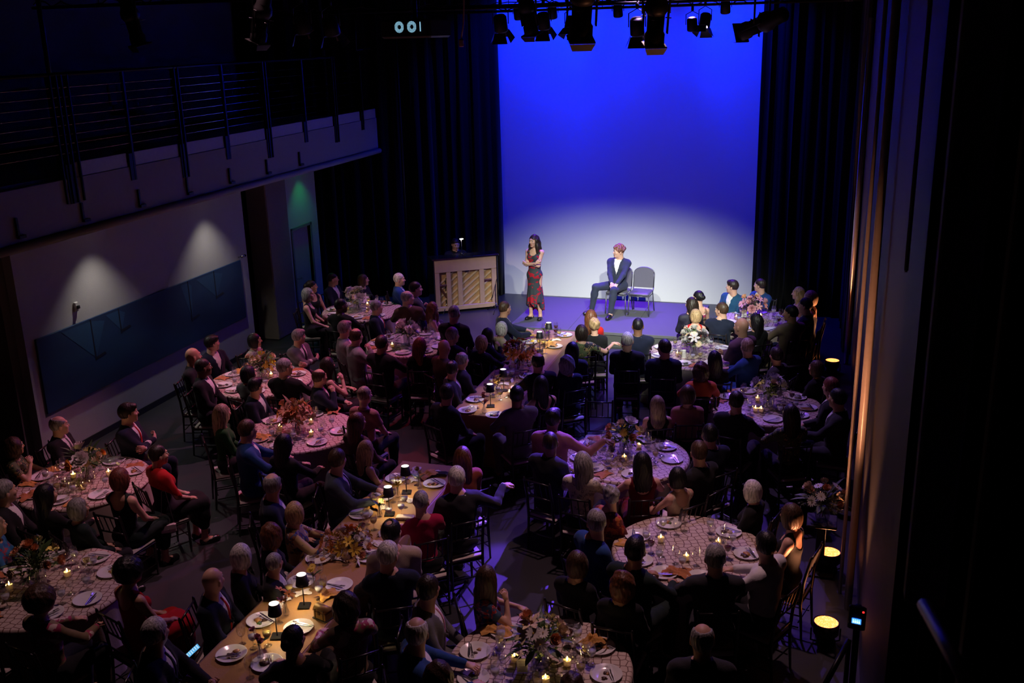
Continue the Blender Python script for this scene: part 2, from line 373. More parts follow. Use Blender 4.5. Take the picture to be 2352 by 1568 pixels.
# ------------------------------------------------------------------ implicit surfaces for bodies, hair and garments
def V3(*a): return np.array(a, np.float64)
def cone(a, b, ra, rb, k=.03):
    a, b = np.array(a, float), np.array(b, float); ab = b-a; L2 = max(ab@ab, 1e-9)
    def fn(P):
        q = P-a; t = np.clip((q@ab)/L2, 0, 1); return np.linalg.norm(q-t[..., None]*ab, axis=-1)-(ra+(rb-ra)*t)
    r = max(ra, rb); return ('u', fn, np.minimum(a, b)-r, np.maximum(a, b)+r, k)
def ell(c, r, k=.03, rx=0.0, rz=0.0):
    c, r = np.array(c, float), np.array(r, float); Rm = np.array(Matrix.Rotation(rz, 3, 'Z') @ Matrix.Rotation(rx, 3, 'X'))
    def fn(P):
        q = (P-c)@Rm; k0 = np.linalg.norm(q/r, axis=-1); k1 = np.linalg.norm(q/(r*r), axis=-1)+1e-9; return k0*(k0-1)/k1
    m = r.max(); return ('u', fn, c-m, c+m, k)
def infl(p, d): o, fn, lo, hi, k = p; return (o, lambda P: fn(P)-d, lo-d, hi+d, k)
def sub(p, k=.01): return ('s', p[1], p[2], p[3], k)
def cut(fn): return ('i', fn, None, None, 0)              # keep where fn(P) < 0
def warp(fn): return ('w', fn, None, None, 0)             # field += fn(P)
def surface(prims, res):
    lo = np.min([p[2] for p in prims if p[0] == 'u'], 0)-3*res; hi = np.max([p[3] for p in prims if p[0] == 'u'], 0)+3*res
    n = np.ceil((hi-lo)/res).astype(int)+1
    ax = [lo[i]+res*np.arange(n[i]) for i in range(3)]
    F = np.full(n, .5, np.float64)
    for op, fn, a, b, k in prims:
        if op in 'us':
            i0 = np.maximum(0, np.floor((a-k-2*res-lo)/res).astype(int)); i1 = np.minimum(n, np.ceil((b+k+2*res-lo)/res).astype(int)+1)
            if (i1 <= i0).any(): continue
            sl = tuple(slice(x, y) for x, y in zip(i0, i1))
        else: sl = (slice(None),)*3; i0, i1 = (0, 0, 0), n
        P = np.stack(np.meshgrid(*[ax[i][i0[i]:i1[i]] for i in range(3)], indexing='ij'), -1)
        d = fn(P); c = F[sl]
        if op == 'u': h = np.clip(.5+.5*(c-d)/k, 0, 1); F[sl] = c*(1-h)+d*h-k*h*(1-h)
        elif op == 's': d = -d; h = np.clip(.5-.5*(c-d)/k, 0, 1); F[sl] = c*(1-h)+d*h+k*h*(1-h)
        elif op == 'i': F[sl] = np.maximum(c, d)
        else: F[sl] = c+d
    S = F < 0
    cs = [S[a:n[0]-1+a, b:n[1]-1+b, c:n[2]-1+c] for a in (0, 1) for b in (0, 1) for c in (0, 1)]
    act = np.logical_or.reduce(cs) & ~np.logical_and.reduce(cs)
    idx = np.argwhere(act); N = len(idx)
    off = np.array([(a, b, c) for a in (0, 1) for b in (0, 1) for c in (0, 1)])
    vals = np.stack([F[idx[:, 0]+o[0], idx[:, 1]+o[1], idx[:, 2]+o[2]] for o in off], 1)
    acc = np.zeros((N, 3)); cnt = np.zeros(N)
    for i in range(8):
        for j in range(i+1, 8):
            if np.abs(off[i]-off[j]).sum() != 1: continue
            m = (vals[:, i] < 0) != (vals[:, j] < 0)
            t = np.where(m, vals[:, i]/np.where(m, vals[:, i]-vals[:, j], 1), 0)
            acc += m[:, None]*(off[i]+t[:, None]*(off[j]-off[i])); cnt += m
    v = lo+res*(idx+acc/np.maximum(cnt, 1)[:, None])
    ids = np.full(act.shape, -1, np.int64); ids[act] = np.arange(N)
    fs = []
    for axis in range(3):
        u, w_ = [(1, 2), (2, 0), (0, 1)][axis]
        A = [slice(1, -1)]*3; A[axis] = slice(0, -1); B = list(A); B[axis] = slice(1, None)
        A[u] = A[w_] = B[u] = B[w_] = slice(1, -1)
        s0, s1 = S[tuple(A)], S[tuple(B)]; e = np.argwhere(s0 != s1); base = np.zeros(3, int); base[u] = base[w_] = 1
        e0 = e+base; du = np.zeros(3, int); du[u] = 1; dw = np.zeros(3, int); dw[w_] = 1
        q = np.stack([ids[tuple((e0-du-dw).T)], ids[tuple((e0-dw).T)], ids[tuple(e0.T)], ids[tuple((e0-du).T)]], 1)
        flip = ~s0[tuple(e.T)]; q[flip] = q[flip][:, ::-1]; fs.append(q)
    f = np.concatenate(fs); f = f[(f >= 0).all(1)]
    return v, f

# ------------------------------------------------------------------ skeleton and poses (person faces +Y, origin on the floor)
def ik(a, t, l1, l2, pole):
    a, t = np.array(a, float), np.array(t, float); d = t-a; L = np.linalg.norm(d); L = min(L, (l1+l2)*.995); d = d/np.linalg.norm(d)
    x = (l1*l1-l2*l2+L*L)/(2*L); h = math.sqrt(max(l1*l1-x*x, 0)); p = np.array(pole, float); p = p-d*(p@d); p /= np.linalg.norm(p)
    return a+d*x+p*h, a+d*L
POSES = {  # wrist (right, left), pole (right, left), finger direction, palm normal
    'lap':   (((.11, .29, .65), (-.11, .29, .65)), ((.7, -.5, -.5), (-.7, -.5, -.5)), ((-.5, .85, -.2), (.5, .85, -.2)), ((0, 0, -1), (0, 0, -1))),
    'table': (((.15, .40, .815), (-.15, .40, .815)), ((.9, -.3, -.5), (-.9, -.3, -.5)), ((-.6, .8, 0), (.6, .8, 0)), ((0, 0, -1), (0, 0, -1))),
    'chin':  (((.08, .19, 1.03), (-.12, .36, .80)), ((.6, .3, -.8), (-.9, -.3, -.5)), ((-.25, -.25, .95), (.8, .6, 0)), ((-.7, -.5, -.2), (0, 0, -1))),
    'cross': (((-.12, .24, .86), (.12, .21, .83)), ((.9, .1, -.6), (-.9, .1, -.6)), ((-.9, -.1, .35), (.9, -.1, .3)), ((0, -1, 0), (0, -1, 0))),
    'reach': (((.58, .20, .98), (-.13, .32, .70)), ((.2, -.5, -.9), (-.7, -.5, -.5)), ((1, .1, .05), (.5, .85, -.2)), ((0, 0, -1), (0, 0, -1))),
    'phone': (((.10, .36, .76), (-.06, .36, .74)), ((.9, -.3, -.5), (-.9, -.3, -.5)), ((-.5, .7, .4), (.6, .7, .3)), ((-.2, -.3, .9), (.2, -.3, .9))),
    'arm_l': (((.10, .30, .70), (-.52, .10, .86)), ((.7, -.5, -.5), (-.3, -.8, -.4)), ((-.5, .85, -.2), (-.6, .7, -.4)), ((0, 0, -1), (0, 0, -1))),
}
def skeleton(sex, pose):
    S = {}; f = sex == 'f'; stand = pose == 'singer'
    sw = .155 if f else .188                                  # shoulder half width
    S['f'] = f; S['stand'] = stand
    z0 = .40 if stand else 0.0
    S['pel'] = V3(0, 0, .56+z0); S['wai'] = V3(0, -.005, .755+z0); S['che'] = V3(0, -.01, .93+z0)
    S['nb'] = V3(0, -.035, 1.085+z0); S['head'] = V3(0, .015, 1.265+z0)
    S['z0'] = z0
    P = POSES.get(pose) or POSES['lap']
    if pose == 'singer':
        P = (((-.11, .17, 1.235), (.115, .145, 1.21)), ((.9, -.1, -.5), (-.9, -.1, -.5)), ((-.75, -.05, .65), (.95, -.15, .1)), ((0, -1, 0), (0, -1, 0)))
    if pose == 'actor':
        P = (((.02, .36, .66), (-.09, .37, .66)), ((.9, -.3, -.3), (-.9, -.3, -.3)), ((-.6, .7, -.35), (.6, .7, -.35)), ((-.3, -.2, -.9), (.3, -.2, -.9)))
    for i, s in enumerate((1, -1)):
        sh = V3(s*sw, -.03, 1.025+z0)
        el, wr = ik(sh, P[0][i], .285, .255, P[1][i])
        S['sh%d' % i], S['el%d' % i], S['wr%d' % i] = sh, el, wr
        S['hd%d' % i], S['hn%d' % i] = P[2][i], P[3][i]
        if stand:
            S['hip%d' % i] = V3(s*.085, 0, .92); S['kn%d' % i] = V3(s*.085, .03 if s > 0 else .0, .50); S['an%d' % i] = V3(s*.10, .0 if s > 0 else -.03, .085); S['ft%d' % i] = (s*.25, 1)
        elif pose == 'actor':
            S['hip%d' % i] = V3(s*.095, .01, .555)
            if s < 0: S['kn1'] = V3(-.06, .45, .56); S['an1'] = V3(-.02, .53, .10); S['ft1'] = (.10, 1)
            else: S['kn0'] = V3(.36, .36, .57); S['an0'] = V3(.44, .38, .10); S['ft0'] = (.75, .65)
        else:
            S['hip%d' % i] = V3(s*.095, .01, .555); S['kn%d' % i] = V3(s*.115, .43, .545); S['an%d' % i] = V3(s*.115, .40, .085); S['ft%d' % i] = (s*.15, 1)
    return S
def torso(S):
    f = S['f']; p, w_, c = S['pel'], S['wai'], S['che']; z = S['z0']
    if f:
        L = [ell(p, (.160 if S['stand'] else .175, .12, .12), .06), ell(w_, (.125, .095, .15), .07), ell(c, (.145, .105, .15), .07)]
        L += [ell((s*.062, .075, .93+z), (.055, .05, .055), .04) for s in (1, -1)]
        L += [cone(S['sh0']+V3(-.03, 0, 0), S['sh1']+V3(.03, 0, 0), .048, .048, .05)]
    else:
        L = [ell(p, (.172, .135, .125), .06), ell(w_, (.16, .125, .15), .07), ell(c, (.178, .13, .16), .07)]
        L += [cone(S['sh0']+V3(-.035, 0, 0), S['sh1']+V3(.035, 0, 0), .058, .058, .06)]
    for i in (0, 1): L.append(cone(S['nb']+V3(0, .0, -.01), S['sh%d' % i]+V3(0, 0, .0), .05 if f else .058, .04, .05))
    return L
def arm(S, i, end=1.0):
    k = .86 if S['f'] else 1.0; w_ = S['el%d' % i]+(S['wr%d' % i]-S['el%d' % i])*end
    return [cone(S['sh%d' % i], S['el%d' % i], .054*k, .043*k, .04), cone(S['el%d' % i], w_, .043*k, (.043-.014*end)*k, .02)]
def legs(S, end=1.0):
    k = .95 if S['f'] else 1.0; L = []
    for i in (0, 1):
        h, kn, an = S['hip%d' % i], S['kn%d' % i], S['an%d' % i]
        L += [cone(h, kn, .088*k, .06*k, .05), cone(kn, kn+(an-kn)*.35, .058*k, .058*k, .03), cone(kn+(an-kn)*.3, kn+(an-kn)*end, .058*k, (.058-.02*end)*k, .03)]
    return L
def foot(S, i, infl_=0.0):
    an = S['an%d' % i]; d = np.array([*S['ft%d' % i], 0.]); d /= np.linalg.norm(d); a = an+V3(0, 0, -.045)-d*.03; b = an+d*.15; b[2] = .028
    return [cone(an, an+V3(0, 0, -.04), .036, .036, .03), cone(a, b, .036+infl_, .026+infl_, .03), cone(an+d*.06+V3(0, 0, -.05), b, .042+infl_, .03+infl_, .03)]
def rot_to(d, n):
    """matrix with +Y along d and -Z along palm normal n"""
    y = Vector(d).normalized(); z = -Vector(n); z = (z-y*z.dot(y)).normalized(); x = y.cross(z)
    return np.array([[x[i], y[i], z[i]] for i in range(3)])
_HAND = {}
def hand_template(grip):
    if grip in _HAND: return _HAND[grip]
    L = [cone((0, -.02, 0), (0, .02, 0), .026, .027, .02), ell((-.004, .05, 0), (.038, .045, .015), .02)]
    for j, (x, ln) in enumerate(((-.031, .062), (-.011, .076), (.010, .080), (.030, .072))):
        r = .0085; b = V3(x*1.0, .085, 0); c1 = .35+.5*grip; c2 = .55+.8*grip
        p1 = b+V3(x*.12, math.cos(c1)*ln*.45, -math.sin(c1)*ln*.45); p2 = p1+V3(0, math.cos(c1+c2)*ln*.32, -math.sin(c1+c2)*ln*.32)
        p3 = p2+V3(0, math.cos(c1+c2*1.7)*ln*.25, -math.sin(c1+c2*1.7)*ln*.25)
        L += [cone(b-V3(0, .02, 0), p1, .0095, r, .004), cone(p1, p2, r, r*.95, .004), cone(p2, p3, r*.95, r*.85, .004)]
    L += [cone((.028, .025, -.004), (.055, .055, -.016), .014, .011, .012), cone((.055, .055, -.016), (.058, .088, -.028), .0105, .009, .005)]
    _HAND[grip] = surface(L, .0068); return _HAND[grip]
_HEAD = {}
def head_prims(f):
    k = .95 if f else 1.0
    L = [ell((0, -.018, .022), (.076*k, .096*k, .098*k), .03), ell((0, .03, -.045), (.058*k, .062*k, .078*k), .035), ell((0, .066, -.098), (.022 if f else .028, .02, .018), .025)]
    L += [cone((0, .084, .012), (0, .104, -.026), .008, .012, .012), cone((-.028, .078, .034), (.028, .078, .034), .011, .011, .02)]
    L += [ell((s*.040, .066, -.024), (.02, .02, .018), .02) for s in (1, -1)]
    L += [sub(ell((s*.029, .092, .012), (.014, .012, .009), .01), .012) for s in (1, -1)]
    L += [ell((s*.078*k, -.012, -.012), (.010, .020, .032), .008, rz=s*.35) for s in (1, -1)]
    L += [cone((-.017, .083, -.062), (.017, .083, -.062), .0075, .0075, .006), cone((-.014, .082, -.072), (.014, .082, -.072), .007, .007, .006)]
    L += [cone((0, -.03, -.06), (0, -.05, -.20), .050 if f else .058, .052 if f else .062, .035)]
    return L
def head_template(f):
    if f in _HEAD: return _HEAD[f]
    v, fa = surface(head_prims(f), .0085); m = np.zeros(len(fa), int); c = v[fa].mean(1)
    m[(np.abs(c[:, 0]) < .022) & (c[:, 1] > .074) & (c[:, 2] < -.054) & (c[:, 2] > -.079)] = 2
    for s in (1, -1):                                          # eyeballs
        ev, ef = [], []; n1, n2 = 8, 6
        for i in range(n2+1):
            for j in range(n1):
                th = PI*i/n2; ph = 2*PI*j/n1; ev.append((s*.029+.0115*math.sin(th)*math.cos(ph), .079+.0115*math.cos(th), .011+.0115*math.sin(th)*math.sin(ph)))
        for i in range(n2):
            for j in range(n1): ef.append((i*n1+j, i*n1+(j+1) % n1, (i+1)*n1+(j+1) % n1, (i+1)*n1+j))
        b = len(v); v = np.concatenate([v, np.array(ev)]); fa = np.concatenate([fa, np.array(ef)+b]); m = np.concatenate([m, np.array([3 if i//n1 < 2 else 1 for i in range(len(ef))])])
    _HEAD[f] = (v, fa, m); return _HEAD[f]
def head_matrix(S, yaw, tilt=0.0): return Matrix.Translation(S['head']) @ Matrix.Rotation(math.radians(-yaw), 4, 'Z') @ Matrix.Rotation(math.radians(tilt), 4, 'X') @ Matrix.Diagonal((1.07, 1.07, 1.07, 1))
_SK = {}
def sk(sex, pose):
    if (sex, pose) not in _SK: _SK[(sex, pose)] = skeleton(sex, pose)
    return _SK[(sex, pose)]
_CORE = {}; _BODY = {}
SKINS = [None]*4
def body_mesh(sex, pose, yaw, tilt=0):
    key = (sex, pose, yaw, tilt)
    if key in _BODY: return _BODY[key]
    S = sk(sex, pose)
    if (sex, pose) not in _CORE:
        L = torso(S)+arm(S, 0)+arm(S, 1)+legs(S)+foot(S, 0)+foot(S, 1)+[cone(S['nb']+V3(0, .0, -.05), S['nb']+V3(0, .015, .04), .06 if S['f'] else .068, .049 if S['f'] else .056, .04)]
        v, f = surface(L, .019); m = np.zeros(len(f), int)
        for i in (0, 1):
            hv, hf = hand_template(.9 if pose in ('chin', 'phone') else .45)
            hv = hv.copy(); hf = hf.copy(); k = .92 if S['f'] else 1.0
            if i == 1: hv[:, 0] *= -1; hf = hf[:, ::-1]
            R = rot_to(S['hd%d' % i], S['hn%d' % i]); hv = hv*k@R.T+S['wr%d' % i]
            f = np.concatenate([f, hf+len(v)]); v = np.concatenate([v, hv]); m = np.concatenate([m, np.zeros(len(hf), int)])
        _CORE[(sex, pose)] = (v, f, m)
    v, f, m = _CORE[(sex, pose)]
    hv, hf, hm = head_template(S['f']); Mx = np.array(head_matrix(S, yaw, tilt)); hv = hv@Mx[:3, :3].T+Mx[:3, 3]
    _BODY[key] = np_mesh('person_body', np.concatenate([v, hv]), np.concatenate([f, hf+len(v)]), SKINS, fm=np.concatenate([m, hm]))
    return _BODY[key]

# ------------------------------------------------------------------ garments
_GAR = {}
def garment(kind, sex, pose):
    key = (kind, sex, pose)
    if key in _GAR: return _GAR[key]
    S = sk(sex, pose); z = S['z0']; T = torso(S); r = .0165
    wr = warp(lambda P: .0028*np.sin(P[..., 2]*46+P[..., 0]*31+3*np.sin(P[..., 1]*17))*np.sin(P[..., 1]*23+P[..., 0]*12))
    if kind == 'jacket':
        vee = ('s', lambda P: np.maximum(np.abs(P[..., 0])-np.clip((P[..., 2]-z-.80)*.24, -.02, .075), .02-P[..., 1]), V3(-.12, 0, .78+z), V3(.12, .3, 1.2+z), .004)
        L = [infl(p, .016) for p in T]+[infl(p, .012) for i in (0, 1) for p in arm(S, i, .93)]
        L += [cone((s*.07, -.02, 1.105+z), (s*.012, .16, .83+z), .02, .012, .02) for s in (1, -1)]
        L += [sub(cone(S['nb']+V3(0, .005, -.02), S['nb']+V3(0, .04, .2), .062 if S['f'] else .070, .08)), vee, wr, cut(lambda P: (.50+z)-P[..., 2])]
    elif kind == 'shirt':
        L = [infl(p, .009) for p in T]+[cone(S['nb']+V3(0, .006, -.03), S['nb']+V3(0, .014, .028), .073 if not S['f'] else .064, .066 if not S['f'] else .058, .03)]
        L += [infl(p, .006) for i in (0, 1) for p in arm(S, i, .99)]
        L += [sub(ell((0, .07, 1.135+z), (.025, .05, .05), .01)), cut(lambda P: (.5+z)-P[..., 2]), cut(lambda P: P[..., 2]-(1.118+z))]
    elif kind == 'tie':
        L = [infl(p, .016) for p in T]+[cone(S['nb']+V3(0, .006, -.03), S['nb']+V3(0, .014, .028), .08, .07, .03)]
        L += [cut(lambda P: np.maximum.reduce([np.abs(P[..., 0])-np.clip(.014+(1.06+z-P[..., 2])*.09, .014, .037), .03-P[..., 1], (.70+z)-P[..., 2], P[..., 2]-(1.085+z)]))]; r = .010
    elif kind == 'trousers':
        L = [infl(T[0], .016)]+[infl(p, .014) for p in legs(S, .95)]+[cut(lambda P: P[..., 2]-(.68+z)), wr]; r = .018
    elif kind in ('top', 'topshort'):
        L = [infl(p, .012) for p in T]+[infl(p, .012) for i in (0, 1) for p in (arm(S, i, .9) if kind == 'top' else arm(S, i)[:1])]
        if kind == 'topshort':
            for i in (0, 1): n_ = (S['el%d' % i]-S['sh%d' % i]); n_ = n_/np.linalg.norm(n_); q = S['sh%d' % i]+n_*.17; L.append(('s', (lambda q, n_, e: lambda P: np.maximum(-((P-q)@n_), np.linalg.norm(P-e, axis=-1)-.25))(q, n_, S['el%d' % i]), q-.35, q+.35, .004))
        L += [sub(ell((0, .0, 1.13+z), (.085, .11, .075), .01)), wr, cut(lambda P: (.50+z)-P[..., 2])]
    elif kind in ('dress', 'gown'):
        L = [infl(p, .010) for p in T]
        if S['stand']:
            L += [cone((0, 0, .90), (0, -.01, .10), .135, .205, .08)]
            L += [warp(lambda P: .012*np.sin(np.arctan2(P[..., 1], P[..., 0])*11+P[..., 2]*3)*np.clip((.75-P[..., 2])/.4, 0, 1))]
            L += [cut(lambda P: (.34-.16*np.clip((.10-P[..., 1])/.2, 0, 1)+.05*np.cos(np.arctan2(P[..., 1], P[..., 0])*5))-P[..., 2])]
        else:
            L += [infl(p, .026) for p in legs(S, .62 if kind == 'dress' else .9)]
            L += [cone((0, .05, .56), (0, .42, .56), .09, .09, .06), cone((0, .42, .55), (0, .41, .30 if kind == 'dress' else .12), .08, .10, .06)]
            L += [wr, cut(lambda P: (.20 if kind == 'dress' else .06)-P[..., 2])]
        L += [sub(ell((0, .11, 1.09+z), (.10, .16, .12), .01)), sub(ell((0, -.13, 1.06+z), (.115, .12, .14), .01)),
              sub(cone((.20, -.03, 1.06+z), (.20, -.03, .96+z), .075, .05), .01), sub(cone((-.20, -.03, 1.06+z), (-.20, -.03, .96+z), .075, .05), .01), cut(lambda P: P[..., 2]-(1.13+z))]; r = .014
    elif kind == 'shawl':
        L = [infl(p, .022) for p in T[2:]]+[infl(p, .02) for i in (0, 1) for p in arm(S, i)[:1]]+[sub(ell((0, .03, 1.12+z), (.075, .12, .09), .01)), cut(lambda P: (.84+z-.10*np.clip(P[..., 1]*6, -1, 1))-P[..., 2]), wr]
    v, f = surface(L, r)
    _GAR[key] = np_mesh(kind, v, f, [None]); return _GAR[key]
def shoe_mesh(sex, pose, i):
    key = ('shoe', sex, pose, i)
    if key not in _GAR:
        S = sk(sex, pose); d = np.array([*S['ft%d' % i], 0.]); d /= np.linalg.norm(d); an = S['an%d' % i]
        L = [infl(p, .006) for p in foot(S, i)[1:]]+[cut(lambda P: .004-P[..., 2]), cut(lambda P: P[..., 2]-.095)]
        if S['f']: L += [sub(ell(an+d*.03+V3(0, 0, .01), (.045, .08, .06), .01)), cone(an-d*.025+V3(0, 0, -.05), an-d*.03+V3(0, 0, -.08), .014, .01, .01)]
        v, f = surface(L, .011); _GAR[key] = np_mesh('shoe', v, f, [None])
    return _GAR[key]
_HAIR = {}
def hair_mesh(style, f):
    key = (style, f)
    if key in _HAIR: return _HAIR[key]
    k = .95 if f else 1.0; cr = ell((0, -.02, .026), (.084*k, .106*k, .106*k), .03)
    line = cut(lambda P: np.minimum((P[..., 1]-.052)*1.0-np.clip(P[..., 2]-.055, -1, .06)*1.2, 1) if False else (P[..., 1]*.62-P[..., 2]*.78-.004))   # hairline: forehead down to the nape
    side = ('s', lambda P: np.maximum.reduce([.012-P[..., 1], P[..., 2]-.03, np.abs(P[..., 0])-.2]), V3(-.2, 0, -.3), V3(.2, .3, .05), .006)
    strand = warp(lambda P: .0022*np.sin(np.arctan2(P[..., 0], -P[..., 1]+.02)*26+2.5*np.sin(P[..., 2]*30)))
    face = ('s', lambda P: np.maximum.reduce([.035-P[..., 1], P[..., 2]-.062+np.abs(P[..., 0])*.5, np.abs(P[..., 0])-.068]), V3(-.2, 0, -.4), V3(.2, .3, .1), .008)
    if style == 'short': L = [cr, line, side, strand]
    elif style == 'thick': L = [ell((0, -.018, .028), (.087*k, .110*k, .108*k), .03), ell((.02, .055, .085), (.05, .04, .03), .03), cut(lambda P: P[..., 1]*.62-P[..., 2]*.78-.010), side, strand]
    elif style == 'crop': L = [ell((0, -.02, .024), (.0795*k, .1005*k, .101*k), .03), line, side]
    elif style == 'ring': L = [cr, line, side, sub(ell((0, .03, .12), (.068, .115, .075), .01)), strand]
    elif style == 'spot': L = [cr, line, side, sub(ell((0, -.06, .135), (.042, .05, .032), .01)), strand]
    elif style == 'bob': L = [cr, ell((0, -.03, -.03), (.100, .095, .125), .05), face, cut(lambda P: (-.135-.3*P[..., 1])-P[..., 2]), strand]
    elif style == 'wavybob': L = [cr, ell((0, -.03, -.03), (.112, .108, .14), .05), face, warp(lambda P: .006*np.sin(P[..., 2]*60+P[..., 0]*40)*np.sin(P[..., 1]*50)), cut(lambda P: -.17-P[..., 2]), strand]
    elif style == 'long': L = [cr, ell((0, -.04, -.04), (.100, .085, .13), .05), ell((0, -.082, -.17), (.105, .050, .20), .05), face, sub(cone((0, 0, -.10), (0, -.015, -.40), .048, .05)), strand]
    elif style == 'wavy': L = [cr, ell((0, -.035, -.04), (.110, .092, .13), .05), ell((0, -.078, -.16), (.122, .055, .18), .05), ell((.088, .0, -.15), (.034, .04, .11), .03), ell((-.088, .0, -.15), (.034, .04, .11), .03), face, sub(cone((0, .02, -.10), (0, .01, -.40), .05, .05)), warp(lambda P: .005*np.sin(P[..., 2]*48+P[..., 0]*30)*np.cos(P[..., 1]*40)), strand]
    elif style == 'bun': L = [cr, cut(lambda P: P[..., 1]*.62-P[..., 2]*.78-.004), side, ell((0, -.115, .02), (.045, .04, .045), .012), strand]
    elif style == 'updo': L = [ell((0, -.02, .03), (.09, .112, .108), .03), cut(lambda P: P[..., 1]*.62-P[..., 2]*.78-.004), side, ell((0, -.10, .06), (.05, .045, .05), .02), warp(lambda P: .006*np.sin(P[..., 0]*70)*np.sin(P[..., 2]*60+P[..., 1]*30))]
    elif style == 'curls':
        rr = random.Random(4); L = [ell((0, -.02, .035), (.088, .108, .098), .02)]
        for q in range(60):
            a = rr.uniform(0, 2*PI); e = rr.uniform(-.35, 1.5); d = V3(math.cos(e)*math.sin(a), math.cos(e)*math.cos(a), math.sin(e)); L.append(ell(V3(0, -.022, .035)+d*V3(.09, .108, .10), (.022,)*3, .006))
        L += [cut(lambda P: P[..., 1]*.70-P[..., 2]*.72-.022)]
    elif style == 'afro':
        L = [ell((0, -.025, .03), (.125, .135, .125), .03), face, cut(lambda P: P[..., 1]*.55-P[..., 2]*.8-.075), warp(lambda P: .006*np.sin(P[..., 0]*90)*np.sin(P[..., 1]*85)*np.sin(P[..., 2]*80))]
    v, fa = surface(L, .0095); _HAIR[key] = np_mesh('hair', v, fa, [None]); return _HAIR[key]

# ------------------------------------------------------------------ cloth, hair and skin colours
CLO = dict(black=(.010, .010, .012), navy=(.010, .014, .034), char=(.030, .030, .036), dgreen=(.010, .022, .018), blue=(.016, .060, .21), teal=(.014, .07, .15), grey=(.12, .115, .12), ltgrey=(.27, .25, .26),
    tan=(.30, .22, .15), beige=(.42, .33, .25), magenta=(.36, .006, .06), red=(.42, .008, .008), rose=(.34, .15, .13), cream=(.62, .50, .36), white=(.72, .70, .70), pink=(.60, .26, .33), orange=(.55, .11, .03),
    violetlit=(.10, .045, .09), brown=(.10, .055, .035), wine=(.12, .006, .012), blush=(.56, .36, .34), bluegrey=(.05, .065, .085), rust=(.30, .07, .03), green=(.015, .09, .02))
def cloth(c):
    if c in MATS: return MATS[c]
    if c in CLO: return mat('cloth_'+c, CLO[c], .85, noise=.18, nscale=14, sheen=.06, spec=.2, bump=.25, bscale=160)
    if c == 'floralpink': return ramp_mat(c, 'ShaderNodeTexVoronoi', [(0, (.5, .30, .34)), (.35, (.62, .48, .44)), (.6, (.35, .03, .10)), (.8, (.20, .14, .08))], 9., .7, out='Color')
    if c == 'floraldark': return ramp_mat(c, 'ShaderNodeTexVoronoi', [(0, (.012, .014, .02)), (.72, (.42, .28, .12)), (.84, (.10, .14, .06))], 16., .7, out='Color')
    if c == 'floralcream': return ramp_mat(c, 'ShaderNodeTexVoronoi', [(0, (.55, .42, .33)), (.45, (.22, .09, .05)), (.7, (.05, .09, .22)), (.82, (.5, .36, .16))], 9., .7, out='Color')
    if c == 'floralnavy': return ramp_mat(c, 'ShaderNodeTexVoronoi', [(0, (.02, .03, .055)), (.6, (.42, .28, .28)), (.75, (.36, .02, .02)), (.88, (.03, .07, .14))], 12., .7, out='Color')
    if c == 'floralblue': return ramp_mat(c, 'ShaderNodeTexVoronoi', [(0, (.02, .09, .30)), (.6, (.32, .05, .10)), (.8, (.03, .15, .35))], 12., .7, out='Color')
    if c == 'floralred': return ramp_mat(c, 'ShaderNodeTexVoronoi', [(0, (.4, .02, .01)), (.5, (.52, .14, .04)), (.75, (.15, .015, .02))], 11., .7, out='Color')
    if c == 'dots': return ramp_mat(c, 'ShaderNodeTexVoronoi', [(0, (.6, .5, .5)), (.22, (.015, .013, .03))], 15., .7, out='Distance')
    if c == 'silver': return ramp_mat(c, 'ShaderNodeTexVoronoi', [(0, (.5, .48, .42)), (.5, (.25, .23, .2)), (.75, (.6, .55, .4))], 18., .5, out='Color')
    if c == 'velvetrose': return ramp_mat(c, 'ShaderNodeTexNoise', [(0, (.035, .042, .05)), (.54, (.36, .004, .02)), (.66, (.05, .055, .06))], 10., .8, out='Fac', detail=1.2)
    raise KeyError(c)
HAIRC = dict(black=(.008, .007, .008), dark=(.022, .014, .010), brown=(.060, .032, .018), red=(.12, .042, .018), blond=(.42, .28, .14), ash=(.30, .22, .15), grey=(.26, .25, .25), white=(.55, .52, .50), auburn=(.16, .045, .03), curl=(.20, .085, .05))
def hairm(c):
    k = HAIRC[c]; return ramp_mat('hair_'+c, 'ShaderNodeTexNoise', [(.32, tuple(v*.45 for v in k)), (.5, k), (.68, tuple(min(1, v*1.5) for v in k))], 75., .45, vec=(1, 1, .13), spec=.35, bump=.55, interp='LINEAR', detail=2.)
SKINC = dict(fair=(.62, .36, .26), tan=(.48, .25, .16), brown=(.20, .095, .055), dark=(.09, .045, .028))
def skinm(c): return mat('skin_'+c, SKINC[c], .5, noise=.07, nscale=30, spec=.4)
EYEW = mat('eye_white', (.75, .73, .70), .2, noise=0); EYED = mat('eye_iris', (.03, .02, .015), .15, noise=0); LIP = mat('lips', (.42, .13, .11), .45, noise=.05)
SHOE = mat('black_shoe', (.012, .011, .011), .3)
def SHIRT(b): return [c for c in b.children if c.name.startswith('shirt')][-1]
